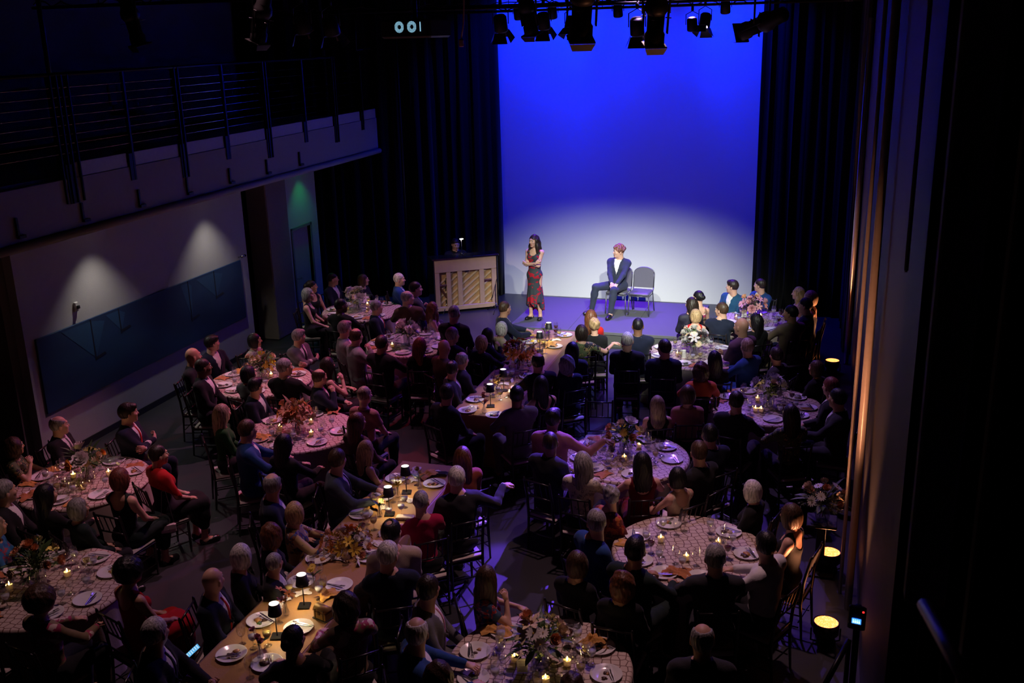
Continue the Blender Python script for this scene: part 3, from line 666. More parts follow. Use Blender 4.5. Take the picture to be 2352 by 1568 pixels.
def person(loc, az, sex, pose, hair, hc, outfit, label, hyaw=0, skin='fair', scale=1.0, tilt=0, group=None):
    """outfit: ('S', jacket, shirt, tie, trousers) | ('T', top, bottom) | ('H', short-sleeved) | ('D', dress) | ('G', gown) | ('W', shawl, dress) | ('J', jacket, dress)"""
    b = inst('person', body_mesh(sex, pose, hyaw, tilt), None, loc, math.radians(-az), scale=scale, mats=[skinm(skin), EYEW, LIP, EYED])
    tag(b, label, 'person', group); f = sex == 'f'
    if hair and hair != 'bald':
        h = inst('hair', hair_mesh(hair, f), b, mats=[hairm(hc)]); h.matrix_local = head_matrix(sk(sex, pose), hyaw, tilt)
    G = lambda kind, c, name=None: inst(name or kind, garment(kind, sex, pose), b, mats=[c if not isinstance(c, str) else cloth(c)])
    k = outfit[0]
    if k == 'S':
        G('jacket', outfit[1]); G('shirt', outfit[2])
        if outfit[3]: G('tie', outfit[3]).parent = b.children[-1] if False else SHIRT(b)
        G('trousers', outfit[4] if len(outfit) > 4 else outfit[1])
    elif k == 'T': G('top', outfit[1], 'blouse' if f else 'shirt'); G('trousers', outfit[2] if len(outfit) > 2 else 'black')
    elif k == 'H': G('topshort', outfit[1], 'blouse' if f else 'shirt'); G('trousers', outfit[2] if len(outfit) > 2 else 'black')
    elif k == 'D': G('dress', outfit[1])
    elif k == 'G': G('gown', outfit[1])
    elif k == 'W': G('dress', outfit[2]); G('shawl', outfit[1])
    elif k == 'J': G('jacket', outfit[1]); G('dress', outfit[2])
    for i in (0, 1): inst('shoe', shoe_mesh(sex, pose, i), b, mats=[SHOE])
    return b

# ------------------------------------------------------------------ chairs
CH = mat('black_lacquer', (.012, .010, .010), .28, spec=.6); CUSH = mat('ivory_cushion', (.55, .48, .44), .8, noise=.08, bump=.2)
def _cm():
    P = {}
    P['seat'] = MB().bbox(-.20, .20, -.20, .20, .395, .418, .008).mesh('seat', CH)
    P['cushion'] = MB().bbox(-.195, .195, -.19, .20, .418, .452, .015).mesh('cushion', CUSH)
    P['legf'] = MB().tube([(0, 0, 0), (0, 0, .15), (0, 0, .41)], [.012, .017, .017], 8).mesh('leg', CH)
    P['legb'] = MB().tube([(0, -.03, 0), (0, 0, .40), (0, -.02, .65), (0, -.075, .92), (0, -.08, .945)], [.012, .017, .017, .015, .008], 8).mesh('leg', CH)
    P['rail'] = MB().tube([(-.19, 0, 0), (.19, 0, 0)], .011, 6).mesh('back_rail', CH)
    P['spin'] = MB().tube([(0, .022, 0), (0, -.028, .19)], .007, 5).mesh('spindle', CH)
    P['strx'] = MB().tube([(-.185, 0, 0), (.185, 0, 0)], .008, 5).mesh('stretcher', CH)
    P['stry'] = MB().tube([(0, -.185, 0), (0, .185, 0)], .008, 5).mesh('stretcher', CH)
    return P
CM = _cm()
def chair(loc, az, label, group='chiavari chairs at the dinner tables'):
    r = empty('chiavari_chair', loc, math.radians(-az), label, 'chair', group)
    inst('cushion', CM['cushion'], inst('seat', CM['seat'], r))
    for s in (-1, 1):
        inst('leg', CM['legf'], r, (s*.18, .18, 0)); inst('leg', CM['legb'], r, (s*.18, -.19, 0))
        inst('stretcher', CM['stry'], r, (s*.18, 0, .14)); inst('stretcher', CM['stry'], r, (s*.18, 0, .27))
    for y, z in ((-.192, .50), (-.222, .70), (-.262, .905)): inst('back_rail', CM['rail'], r, (0, y, z))
    for x in (-.12, -.04, .04, .12): inst('spindle', CM['spin'], r, (x, -.238, .705))
    inst('stretcher', CM['strx'], r, (0, .18, .20)); inst('stretcher', CM['strx'], r, (0, -.18, .20))
    return r

# ------------------------------------------------------------------ tables
LATT = bpy.data.materials.new('lattice_overlay'); LATT.use_nodes = True
def _latt():
    nt = LATT.node_tree; b = nt.nodes['Principled BSDF']; b.inputs['Roughness'].default_value = .6
    tc = nt.nodes.new('ShaderNodeTexCoord'); vo = nt.nodes.new('ShaderNodeTexVoronoi'); vo.voronoi_dimensions = '2D'; vo.feature = 'DISTANCE_TO_EDGE'; vo.inputs['Scale'].default_value = 14; vo.inputs['Randomness'].default_value = .5
    nt.links.new(tc.outputs['Object'], vo.inputs['Vector'])
    cr = nt.nodes.new('ShaderNodeValToRGB'); cr.color_ramp.elements[0].position = .035; cr.color_ramp.elements[0].color = (.12, .045, .03, 1); cr.color_ramp.elements[1].position = .085; cr.color_ramp.elements[1].color = (.56, .45, .385, 1)
    nt.links.new(vo.outputs['Distance'], cr.inputs[0]); nt.links.new(cr.outputs[0], b.inputs['Base Color'])
    bp = nt.nodes.new('ShaderNodeBump'); bp.invert = True; bp.inputs['Strength'].default_value = .4; bp.inputs['Distance'].default_value = .004
    nt.links.new(cr.outputs[0], bp.inputs['Height']); nt.links.new(bp.outputs['Normal'], b.inputs['Normal'])
_latt()
CLOTHR = mat('taupe_tablecloth', (.34, .27, .24), .75, noise=.08, sheen=.2, bump=.15, bscale=70)
CLOTHB = mat('copper_tablecloth', (.32, .16, .05), .55, noise=.1, nscale=8, sheen=.2, bump=.15, bscale=70)
TW = mat('table_wood', (.30, .2, .12), .6)
ZTOP = .765
def round_cloth(seed):
    rr = random.Random(seed); n = 128; v = []; f = []; ph = rr.uniform(0, 6); nf = rr.choice((11, 12, 13))
    prof = [(.0, 1.0), (.70, 1.0), (.755, 1.0), (.772, .985), (.778, .94), (.785, .80), (.80, .5), (.82, .25), (.83, .015)]
    for i, (r, z) in enumerate(prof):
        for k in range(n):
            a = 2*PI*k/n; q = max(0, (1-z))
            w_ = q*.055*(math.cos(nf*a+ph)+.4*math.cos((nf*2+1)*a+ph*2))
            v.append((max(0, r+w_)*math.cos(a), max(0, r+w_)*math.sin(a), .762*z+.0 if z < 1 else .762))
    for i in range(len(prof)-1):
        for k in range(n): j = (k+1) % n; f.append((i*n+k, i*n+j, i*n+n+j, i*n+n+k))
    return np_mesh('tablecloth', v, f, CLOTHR)
RCL = [round_cloth(i) for i in range(3)]
OVER = MB().lathe([(0, .766), (.4, .766), (.76, .766), (.776, .762), (.786, .742), (.788, .735)], 72, close=False).mesh('lattice_overlay', LATT)
TTOP = MB().lathe([(.75, .73), (.76, .735), (.76, .755), (.75, .76)], 40).mesh('tabletop', TW)
TLEG = MB().tube([(0, 0, 0), (0, 0, .73)], .016, 8).mesh('leg', STEEL)
TAB = {}
TD = dict(A='table beside the piano', B='table between piano and long table', C='table under the blue mural', D='table with orange lilies', E='table with the big white rose', F='corner table by the red gown',
          G='table with pink bouquet by the stage', H='table with the silvery bouquet', I='table with the grey-green bouquet', J='table beside the empty chair', K='table without a bouquet', M='table with a napkin-topped plate',
          P='long table with the treasure chest', Q='long table below the stage')
def round_table(key, px, py, rz, i):
    c = atz(px, py, ZTOP); c[2] = 0
    r = empty('round_table', c, rz, 'round '+TD[key].replace('table', 'dinner table', 1)+', lattice-patterned cream cloth', 'table', 'round dinner tables'); TAB[key] = c
    inst('tablecloth', RCL[i % 3], r, rz=i*.7); inst('lattice_overlay', OVER, r); inst('tabletop', TTOP, r)
    for a in range(4): inst('leg', TLEG, r, (.45*math.cos(a*PI/2+.8), .45*math.sin(a*PI/2+.8), 0))
    return r
for i, (k, x, y) in enumerate((('A', 833, 712), ('B', 945, 788), ('C', 600, 872), ('D', 688, 988), ('E', 192, 1104), ('F', 112, 1345), ('G', 1747, 738), ('H', 1592, 812), ('I', 1757, 930), ('J', 1438, 1047), ('K', 1583, 1262), ('M', 1238, 1526))):
    round_table(k, x, y, i*1.3, i)
def long_table(key, x0, x1, y0, y1, label):
    r = empty('long_table', ((x0+x1)/2, (y0+y1)/2, 0), 0, label, 'table', 'long dinner tables'); hx, hy = (x1-x0)/2, (y1-y0)/2
    TAB[key] = np.array([(x0+x1)/2, (y0+y1)/2, 0])
    pts = []; rc = .03
    per = [(-hx, -hy, hx, -hy), (hx, -hy, hx, hy), (hx, hy, -hx, hy), (-hx, hy, -hx, -hy)]
    for (ax, ay, bx, by) in per:
        L = math.hypot(bx-ax, by-ay); m = max(10, int(L/.07))
        for q in range(m): t = q/m; pts.append((ax+(bx-ax)*t, ay+(by-ay)*t, (by-ay)/L, -(bx-ax)/L, t*L, L))
    v = []; f = []; n = len(pts)
    for z, o in ((.7625, -.012), (.762, 0), (.75, .008), (.68, .012), (.4, .02), (.015, .03)):
        for (x, y, nx, ny, s_, L) in pts:
            e = min(s_, L-s_); corner = math.exp(-e*e/.03); q = (.762-z)
            w_ = o+q*(.014*math.sin(s_*17)+.008*math.sin(s_*41+1)+.10*corner)
            v.append((x+nx*w_, y+ny*w_, z))
    for i in range(5):
        for k in range(n): j = (k+1) % n; f.append((i*n+k, i*n+j, i*n+n+j, i*n+n+k))
    f.append(tuple(range(n)))
    o = bpy.data.objects.new('tablecloth', np_mesh('tablecloth', v, f, CLOTHB)); link(o, r)
    o.data.polygons[len(f)-1].use_smooth = False
    MB().bbox(-hx+.01, hx-.01, -hy+.01, hy-.01, .725, .758, .006).obj('tabletop', TW, r)
    for sx in (-1, 1):
        for sy in (-1, 0, 1): inst('leg', TLEG, r, (sx*(hx-.08), sy*(hy-.2), 0))
long_table('P', -4.90, -4.10, 6.02, 10.72, 'long dinner table with copper cloth and treasure chest box')
long_table('Q', -4.90, -4.10, 12.42, 16.75, 'long dinner table with copper cloth ending at the stage')

# ------------------------------------------------------------------ guests: head position in the photograph gives the seat
STAGE = V3(-4.6, 19.3, 0)
def azim(d): return math.degrees(math.atan2(d[0], d[1]))
def wrap(a): return (a+180) % 360-180
S = lambda j, t=None, s='white', tr=None: ('S', j, s, t)+((tr,) if tr else ())
GUESTS = [
 # px, py, sex, hair, colour, outfit, pose, skin, body azimuth, table, label
 (709, 676, 'f', 'bob', 'grey', ('D', 'black'), 'lap', 'fair', 70, 'A', 'grey-haired woman in black sleeveless dress at the table beside the piano'),
 (716, 658, 'f', 'bun', 'dark', ('D', 'black'), 'lap', 'tan', 120, 'A', 'dark-haired woman half hidden behind the grey-haired woman near the door'),
 (765, 641, 'm', 'crop', 'dark', S('navy'), 'lap', 'tan', 95, 'A', 'man in navy jacket with open white shirt by the black curtain'),
 (834, 652, 'f', 'long', 'brown', ('T', 'black'), 'lap', 'fair', 95, 'A', 'woman with long brown hair behind the white flowers by the piano'),
 (902, 645, 'm', 'short', 'white', S('blue', 'teal'), 'lap', 'fair', 70, 'A', 'white-haired man in bright blue suit and blue tie'),
 (956, 663, 'm', 'short', 'dark', S('char'), 'cross', 'fair', 60, 'A', 'dark-haired man in charcoal suit next to the piano'),
 (784, 702, 'm', 'crop', 'black', S('black'), 'table', 'dark', 5, 'A', 'close-cropped man in black jacket with back turned, table by the piano'),
 (866, 705, 'm', 'short', 'grey', S('navy', 'orange'), 'lap', 'fair', 75, 'A', 'grey-haired man in navy suit with orange tie'),
 (937, 684, 'm', 'ring', 'grey', S('brown'), 'table', 'fair', -25, 'A', 'balding man in brown jacket, right of the orange tie'),
 (967, 724, 'f', 'wavy', 'red', ('D', 'blush'), 'lap', 'fair', 60, 'B', 'woman with wavy auburn hair in pale blush dress'),
 (793, 755, 'm', 'thick', 'grey', S('ltgrey'), 'lap', 'fair', 60, 'B', 'grey-haired man in light jacket behind a balding neighbour'),
 (819, 772, 'm', 'ring', 'brown', S('ltgrey'), 'chin', 'fair', 45, 'B', 'balding man in light grey suit raising a glass to his mouth'),
 (878, 789, 'm', 'short', 'dark', S('black'), 'table', 'tan', 10, 'B', 'dark-haired man in black suit beside the candle, back turned'),
 (967, 793, 'f', 'long', 'auburn', ('T', 'black'), 'table', 'fair', -12, 'B', 'woman with long dark red hair in black, back turned'),
 (1040, 719, 'm', 'crop', 'grey', S('black'), 'lap', 'fair', 5, 'B', 'man with cropped grey hair in black, seated before the piano'),
 (1040, 770, 'm', 'short', 'grey', S('char'), 'lap', 'fair', 20, 'B', 'grey-haired man in charcoal jacket behind a shiny bald head'),
 (1034, 803, 'm', 'bald', '', S('brown'), 'lap', 'tan', 40, 'Q', 'bald man with shiny head in brown suit'),
 (1064, 826, 'm', 'ring', 'grey', S('char'), 'lap', 'fair', 50, 'Q', 'balding man in dark suit with fringe of grey, at the long stage table'),
 (1046, 844, 'm', 'spot', 'dark', S('char', 'tan'), 'lap', 'fair', 70, 'Q', 'man with bald spot, dark grey suit and tan tie'),
 (1027, 903, 'm', 'short', 'dark', S('black'), 'lap', 'tan', 30, 'Q', 'man in black at the near corner of the stage long table'),
 (1108, 786, 'f', 'bob', 'blond', ('T', 'black'), 'table', 'fair', 20, 'Q', 'woman with blond bob in black top at the long table below the stage'),
 (1141, 764, 'f', 'bob', 'dark', ('J', 'navy', 'navy'), 'chin', 'fair', 45, 'Q', 'dark-haired woman in navy jacket resting her cheek on her hand'),
 (1166, 760, 'f', 'bob', 'white', ('T', 'cream'), 'lap', 'fair', 50, 'Q', 'white-haired woman in cream wrap near the stage'),
 (1160, 708, 'm', 'crop', 'brown', S('navy', None), 'table', 'tan', 60, 'Q', 'man with shaved head and glasses by the stage corner'),
 (1357, 727, 'f', 'long', 'red', ('T', 'red'), 'lap', 'fair', -15, 'Q', 'woman with long auburn hair in red top against the stage'),
 (1364, 748, 'f', 'updo', 'blond', ('J', 'black', 'black'), 'lap', 'fair', -20, 'Q', 'woman with blond updo in black jacket, embraced by her neighbour'),
 (1336, 762, 'f', 'bob', 'dark', ('H', 'floraldark'), 'reach', 'fair', -25, 'Q', 'dark-haired woman with an arm around the blond woman'),
 (1316, 803, 'f', 'long', 'dark', ('J', 'char', 'black'), 'lap', 'fair', -30, 'Q', 'woman with long dark hair in dark jacket at the stage long table'),
 (1255, 829, 'm', 'ring', 'dark', S('black'), 'table', 'fair', -45, 'Q', 'bald-crowned man in black suit beside a round-haired woman'),
 (1284, 836, 'f', 'wavybob', 'grey', ('T', 'navy'), 'lap', 'fair', -40, 'Q', 'woman with round grey-brown hair and blue collar'),
 (1243, 882, 'f', 'long', 'black', ('D', 'black'), 'table', 'fair', -45, 'Q', 'woman with very long black hair and bare shoulders at the copper table'),
 (1188, 908, 'm', 'short', 'black', S('grey'), 'chin', 'brown', -40, 'Q', 'man in grey jacket leaning his head on his hand'),
 (1441, 782, 'm', 'short', 'white', S('black'), 'lap', 'fair', -10, 'H', 'silver-haired person in black on the chair in the blue-lit aisle'),
 (1465, 748, 'm', 'crop', 'black', S('navy'), 'cross', 'brown', -15, 'H', 'close-cropped man in navy against the stage front'),
 (1525, 799, 'm', 'short', 'dark', S('navy'), 'lap', 'fair', -8, 'H', 'dark-haired man in navy suit, back turned, left of the silvery bouquet'),
 (1640, 823, 'f', 'long', 'black', ('T', 'black'), 'table', 'tan', -25, 'H', 'woman with long black hair before the plate with crossed cutlery'),
 (1613, 850, 'f', 'wavybob', 'brown', ('W', 'orange', 'black'), 'table', 'fair', -15, 'H', 'brown-haired woman in orange shawl'),
 (1722, 797, 'm', 'short', 'ash', S('blue'), 'table', 'fair', -60, 'H', 'sandy-haired man in blue jacket, back turned'),
 (1771, 826, 'm', 'thick', 'dark', S('char', 'tan'), 'lap', 'fair', -70, 'I', 'dark-haired man in profile with tan tie, behind the grey-green bouquet'),
 (1595, 746, 'f', 'bob', 'blond', ('D', 'red'), 'lap', 'fair', -10, 'H', 'woman with blond bob in red dress'),
 (1702, 750, 'm', 'bald', '', S('violetlit'), 'cross', 'tan', -55, 'H', 'bald man in violet-lit jacket with folded arms'),  # purple of this jacket is violet light put into the cloth colour
 (1734, 737, 'f', 'long', 'black', ('T', 'black'), 'lap', 'tan', -30, 'G', 'woman with long black hair in black, before the pink bouquet'),
 (1603, 683, 'f', 'bun', 'black', ('D', 'floralpink'), 'lap', 'fair', -20, 'G', 'woman with black bun in floral dress at the stage edge'),
 (1593, 707, 'f', 'long', 'dark', ('T', 'dots'), 'lap', 'fair', -15, 'G', 'dark-haired woman in polka-dot blouse'),
 (1648, 712, 'm', 'short', 'brown', S('navy'), 'table', 'fair', 10, 'G', 'brown-haired man in dark blue suit, back turned, by the pink bouquet'),
 (1681, 658, 'm', 'thick', 'dark', S('teal'), 'lap', 'fair', -150, 'G', 'dark-haired man in bright teal jacket and open white shirt'),
 (1745, 656, 'm', 'short', 'dark', S('blue'), 'lap', 'fair', -140, 'G', 'man with beard in blue jacket beside the right curtain'),
 (1806, 678, 'f', 'wavy', 'blond', ('D', 'pink'), 'lap', 'fair', -95, 'G', 'woman with long blond hair in pink sleeveless dress'),
 (1860, 684, 'f', 'bob', 'ash', ('D', 'black'), 'lap', 'fair', -90, 'G', 'woman with sandy bob and bare arms by the curtain'),
 (1848, 702, 'm', 'short', 'dark', S('navy'), 'lap', 'fair', -80, 'G', 'man in navy between the sandy-haired woman and tan jacket'),
 (1815, 719, 'm', 'short', 'black', S('tan'), 'table', 'tan', -35, 'G', 'black-haired man in tan jacket, back turned'),
 (1873, 845, 'f', 'bob', 'brown', ('T', 'black'), 'lap', 'fair', -60, 'I', 'woman with brown bob near the far floor lamp'),
 (1907, 888, 'm', 'short', 'auburn', S('black'), 'lap', 'fair', -75, 'I', 'red-haired man in black at the right wall'),
 (1922, 915, 'm', 'short', 'black', S('char'), 'table', 'fair', -85, 'I', 'black-haired man in charcoal resting his arm near a tablet'),
 (1815, 950, 'f', 'long', 'dark', ('T', 'floraldark'), 'table', 'fair', -25, 'I', 'woman with long dark hair in black floral top'),
 (1690, 921, 'm', 'short', 'dark', S('black'), 'table', 'fair', 15, 'I', 'dark-haired man in black suit, back turned, by the grey-green bouquet'),
 (1573, 905, 'f', 'bob', 'brown', ('T', 'rose'), 'lap', 'fair', -15, 'I', 'woman with brown bob in dusty rose top'),
 (1504, 934, 'f', 'long', 'ash', ('D', 'black'), 'lap', 'fair', -20, 'J', 'woman with long sandy hair and bare shoulders in black dress'),
 (1630, 998, 'm', 'short', 'black', S('navy'), 'lap', 'fair', -50, 'I', 'black-haired man in navy with white collar, left profile'),
 (1600, 1040, 'm', 'short', 'brown', S('black'), 'lap', 'fair', -60, 'J', 'brown-haired man in black suit right of the purple plates'),
 (1270, 962, 'm', 'thick', 'black', S('rose', 'char'), 'reach', 'brown', 2, 'J', 'man in pink-lit jacket reaching an arm to the empty chair'),  # jacket colour carries the pink light that falls on it
 (1264, 1016, 'm', 'crop', 'dark', S('black'), 'lap', 'brown', 20, 'J', 'close-cropped man in black suit with white collar, back turned'),
 (1337, 1060, 'f', 'long', 'grey', ('T', 'silver'), 'table', 'fair', 5, 'J', 'woman with long grey hair in patterned blouse'),
 (1480, 1062, 'f', 'long', 'black', ('D', 'wine'), 'table', 'fair', -20, 'J', 'woman with black hair in dark red sleeveless dress'),
 (1560, 1108, 'f', 'bob', 'black', ('D', 'cream'), 'chin', 'fair', -50, 'J', 'dark-haired woman in cream strapless dress with raised arm'),
 (1411, 1140, 'f', 'updo', 'grey', ('T', 'floralred'), 'lap', 'fair', 40, 'K', 'woman in red floral top beside the blue suit'),
 (1369, 1198, 'm', 'short', 'grey', S('blue'), 'lap', 'fair', 45, 'K', 'grey-haired man in blue suit left of the bouquet-less table'),
 (1726, 1125, 'f', 'bob', 'white', ('J', 'black', 'wine'), 'lap', 'fair', -75, 'K', 'woman with short white-blond hair and glasses in black'),
 (1815, 1182, 'f', 'bob', 'brown', ('D', 'black'), 'lap', 'fair', -75, 'K', 'woman with brown bob in black tank dress, lit orange'),
 (1757, 1250, 'm', 'short', 'black', ('T', 'white'), 'table', 'fair', -65, 'K', 'black-haired man in white shirt leaning on the table'),
 (1642, 1280, 'm', 'short', 'grey', S('char'), 'table', 'fair', -15, 'K', 'grey-haired man in charcoal suit, back turned, at the bouquet-less table'),
 (1451, 1275, 'm', 'thick', 'black', S('dgreen'), 'table', 'tan', 25, 'K', 'black-haired man in dark green jacket'),
 (1325, 1292, 'f', 'bob', 'brown', ('T', 'black'), 'lap', 'fair', 15, 'K', 'brown-haired woman in black behind the blue suit'),
 (1428, 1330, 'f', 'wavybob', 'red', ('T', 'black'), 'lap', 'fair', 5, 'K', 'woman with curly russet hair in black'),
 (1613, 1468, 'm', 'ring', 'grey', S('char'), 'lap', 'fair', -10, 'K', 'balding man in charcoal suit seated alone behind the round table'),
 (1122, 1328, 'f', 'long', 'brown', ('H', 'floralnavy'), 'chin', 'fair', 60, 'M', 'woman with long brown hair in navy floral dress, head on hand'),
 (985, 1352, 'm', 'short', 'dark', S('grey', 'pink'), 'lap', 'tan', 75, 'M', 'man with glasses in grey suit and pink tie'),
 (958, 1452, 'm', 'ring', 'white', S('blue'), 'table', 'fair', 60, 'M', 'white-haired balding man in vivid blue suit'),
 (1010, 1552, 'f', 'wavybob', 'brown', ('T', 'brown'), 'lap', 'fair', 40, 'M', 'brown-haired woman behind the vivid blue suit'),
 (1315, 1582, 'f', 'updo', 'brown', ('T', 'black'), 'lap', 'fair', -5, 'M', 'person with pinned-up hair close to the candles and menu card'),
 (776, 1055, 'm', 'short', 'brown', S('bluegrey', 'navy'), 'table', 'fair', 70, 'P', 'brown-haired man in blue-grey suit in right profile'),
 (627, 1113, 'm', 'ring', 'grey', S('navy'), 'lap', 'fair', 60, 'P', 'balding grey man in navy behind the blond woman'),
 (678, 1175, 'f', 'bob', 'blond', ('T', 'floralcream'), 'table', 'fair', 60, 'P', 'blond woman in cream floral blouse'),
 (624, 1224, 'f', 'wavybob', 'red', ('T', 'black'), 'lap', 'fair', 55, 'P', 'woman with reddish-blond hair in black'),
 (631, 1292, 'm', 'crop', 'grey', S('black'), 'lap', 'tan', 70, 'P', 'man with cropped grey hair in shadow below the reddish-blond woman'),
 (555, 1274, 'f', 'bob', 'white', ('T', 'black'), 'lap', 'fair', 60, 'P', 'woman with pale blond hair in black'),
 (497, 1333, 'm', 'bald', '', S('navy', 'red'), 'lap', 'fair', 75, 'P', 'bald man in navy suit with red tie'),
 (358, 1452, 'm', 'short', 'white', S('black', 'navy', tr='grey'), 'phone', 'fair', 70, 'P', 'white-haired man in black jacket looking at his phone'),
 (1063, 1048, 'f', 'long', 'red', ('T', 'rust'), 'lap', 'fair', -50, 'P', 'woman with long red hair at the far end of the long table'),
 (1050, 1097, 'm', 'short', 'white', S('char'), 'reach', 'fair', -40, 'P', 'white-haired man in charcoal suit with outstretched arm'),
 (968, 1150, 'f', 'crop', 'grey', ('T', 'magenta'), 'table', 'fair', -40, 'P', 'grey-haired woman in magenta jacket'),
 (900, 1222, 'm', 'spot', 'black', S('beige'), 'lap', 'fair', -35, 'P', 'man with bald spot in beige jacket'),
 (893, 1273, 'm', 'short', 'white', S('navy'), 'table', 'fair', -30, 'P', 'white-haired man in navy suit, back turned, at the long table'),
 (797, 1388, 'f', 'wavybob', 'dark', ('T', 'floralpink'), 'table', 'fair', -45, 'P', 'dark curly-haired woman in pink floral jacket'),
 (675, 1468, 'f', 'bun', 'black', ('T', 'black'), 'table', 'tan', -35, 'P', 'dark-haired woman in black, nearest the plates with leftovers'),
 (851, 1032, 'f', 'long', 'blond', ('D', 'black'), 'lap', 'fair', 40, 'D', 'blond woman with bare shoulder in black dress'),
 (822, 968, 'f', 'long', 'red', ('T', 'brown'), 'lap', 'fair', 20, 'D', 'woman with long reddish hair in brown'),
 (838, 907, 'f', 'crop', 'ash', ('H', 'rose'), 'lap', 'fair', 10, 'D', 'woman with short sandy hair in dusty rose dress'),
 (512, 948, 'f', 'long', 'ash', ('T', 'green'), 'lap', 'fair', 50, 'D', 'woman with long sandy hair in green and red'),
 (570, 987, 'm', 'short', 'brown', S('blue'), 'table', 'fair', 55, 'D', 'brown-haired man in blue suit holding a napkin'),
 (655, 1018, 'f', 'long', 'black', ('T', 'black'), 'table', 'fair', 15, 'D', 'woman with straight black hair on the chair with ivory cushion'),
 (591, 888, 'm', 'thick', 'black', S('navy'), 'lap', 'fair', 80, 'D', 'dark-haired man in navy suit behind the orange lilies'),
 (733, 868, 'm', 'ring', 'brown', S('navy'), 'chin', 'fair', 60, 'D', 'balding man in navy suit propping his face on his hand'),
 (754, 838, 'f', 'long', 'dark', ('D', 'black'), 'chin', 'fair', 45, 'B', 'dark-haired woman in black with raised arm beside the light grey suit'),
 (445, 818, 'm', 'bald', '', S('black'), 'lap', 'tan', 75, 'C', 'bald man in black by the mural'),
 (468, 843, 'm', 'crop', 'dark', S('black'), 'lap', 'brown', 75, 'C', 'man with glasses in black beside the bald man'),
 (488, 788, 'm', 'thick', 'black', S('navy'), 'reach', 'fair', 105, 'C', 'dark-haired man in navy with open white shirt below the mural'),
 (588, 787, 'f', 'bob', 'black', ('T', 'silver'), 'lap', 'fair', 90, 'C', 'woman with black bob in silvery blouse'),
 (687, 773, 'm', 'thick', 'grey', S('grey', 'black'), 'cross', 'fair', 100, 'C', 'grey-haired man in grey jacket and black tie'),
 (655, 843, 'm', 'short', 'grey', S('black'), 'table', 'fair', -5, 'C', 'grey-haired man in black jacket, back turned, beside the candle'),
 (572, 858, 'f', 'bob', 'black', ('W', 'grey', 'black'), 'lap', 'fair', 20, 'C', 'black-haired woman with grey shawl'),
 (41, 1025, 'f', 'wavybob', 'brown', ('H', 'floraldark'), 'chin', 'fair', 60, 'E', 'brown-haired woman in black floral top with raised hand'),
 (139, 978, 'm', 'ring', 'grey', S('black', 'grey'), 'lap', 'fair', 75, 'E', 'balding man in black suit and grey tie below the mural'),
 (296, 948, 'm', 'thick', 'dark', S('navy', 'red'), 'cross', 'fair', 75, 'E', 'dark-haired man in navy suit and red tie'),
 (365, 1045, 'f', 'short', 'dark', ('W', 'red', 'black'), 'lap', 'fair', 30, 'E', 'short-haired woman in black with a red shawl'),
 (278, 1098, 'f', 'bob', 'auburn', ('D', 'dgreen'), 'lap', 'fair', 5, 'E', 'woman with auburn bob in backless dark green dress'),
 (115, 1138, 'f', 'long', 'black', ('T', 'black'), 'table', 'fair', 15, 'E', 'woman with long straight black hair by the big white rose'),
 (167, 1172, 'f', 'bob', 'grey', ('T', 'dgreen'), 'lap', 'fair', 25, 'E', 'grey-haired woman in dark green'),
 (14, 1128, 'm', 'short', 'grey', S('black'), 'lap', 'fair', 60, 'E', 'grey-haired man in black at the left aisle'),
 (0, 1212, 'f', 'bob', 'ash', ('T', 'floralblue'), 'lap', 'fair', 60, 'F', 'woman with sandy hair in blue floral top'),
 (97, 1378, 'f', 'afro', 'brown', ('T', 'floralpink'), 'table', 'fair', 10, 'F', 'woman with large round brown hair in pink floral jacket'),
 (300, 1312, 'f', 'afro', 'black', ('G', 'red'), 'lap', 'tan', 20, 'F', 'black-haired woman in long red gown'),
]
SEATS = {k: [] for k in TAB}; WHO = {k: [] for k in TAB}
rows = []
def clash(p):
    v = 0.0
    for k, c in TAB.items():
        d = p-c
        if k in 'PQ':
            if abs(d[1]) < (2.35 if k == 'P' else 2.165)+.1: v = max(v, .62-abs(d[0]))
        else: v = max(v, .95-math.hypot(d[0], d[1]))
    return max(v, 0)
for g in GUESTS:
    px, py, sex, az = g[0], g[1], g[2], g[8]; base = 1.035 if sex == 'm' else .985; best = None
    for f_ in np.linspace(.93, 1.065, 28):              # taller or shorter sitters, whichever leaves the table edge free
        sc = base*f_
        if (px, py) == (631, 1292): sc = .84
        h = atz(px, py, 1.265*sc); a = math.radians(az); root = h-V3(math.sin(a)*.015*sc, math.cos(a)*.015*sc, 0); root[2] = 0
        q = clash(root)+abs(f_-1)*.8
        if best is None or q < best[0]: best = (q, root, sc, h)
    rows.append([best[1], best[2], best[3]])
for it in range(60):                                    # neighbours do not sit in each other's laps, nor in the tables
    for i in range(len(rows)):
        if GUESTS[i][:2] == (631, 1292): continue
        for j in range(i):
            if GUESTS[j][:2] == (631, 1292): continue
            d = rows[i][0]-rows[j][0]; L = np.linalg.norm(d)
            if L < .43: m = d/max(L, 1e-6)*(.43-L)*.5; rows[i][0] = rows[i][0]+m; rows[j][0] = rows[j][0]-m
        for k, c in TAB.items():
            d = rows[i][0]-c
            if k in 'PQ':
                hy = 2.35 if k == 'P' else 2.165
                if abs(d[1]) < hy and abs(d[0]) < .58: rows[i][0][0] = c[0]+math.copysign(.58, d[0])
            else:
                L = np.linalg.norm(d)
                if L < .90: rows[i][0] = c+d/L*.90
for g, (root, sc, h) in zip(GUESTS, rows):
    px, py, sex, hr, hc, of, pose, skin, az, tk, label = g
    hy = wrap(azim(STAGE-root)-az); hy = max(-70, min(70, round(hy/35)*35))
    person(root, az, sex, pose, hr, hc, of, label, hyaw=hy, skin=skin, scale=sc)
    chair(root, az, 'black chiavari chair under the '+' '.join(label.split()[:9])); SEATS[tk].append(root); WHO[tk].append(az)

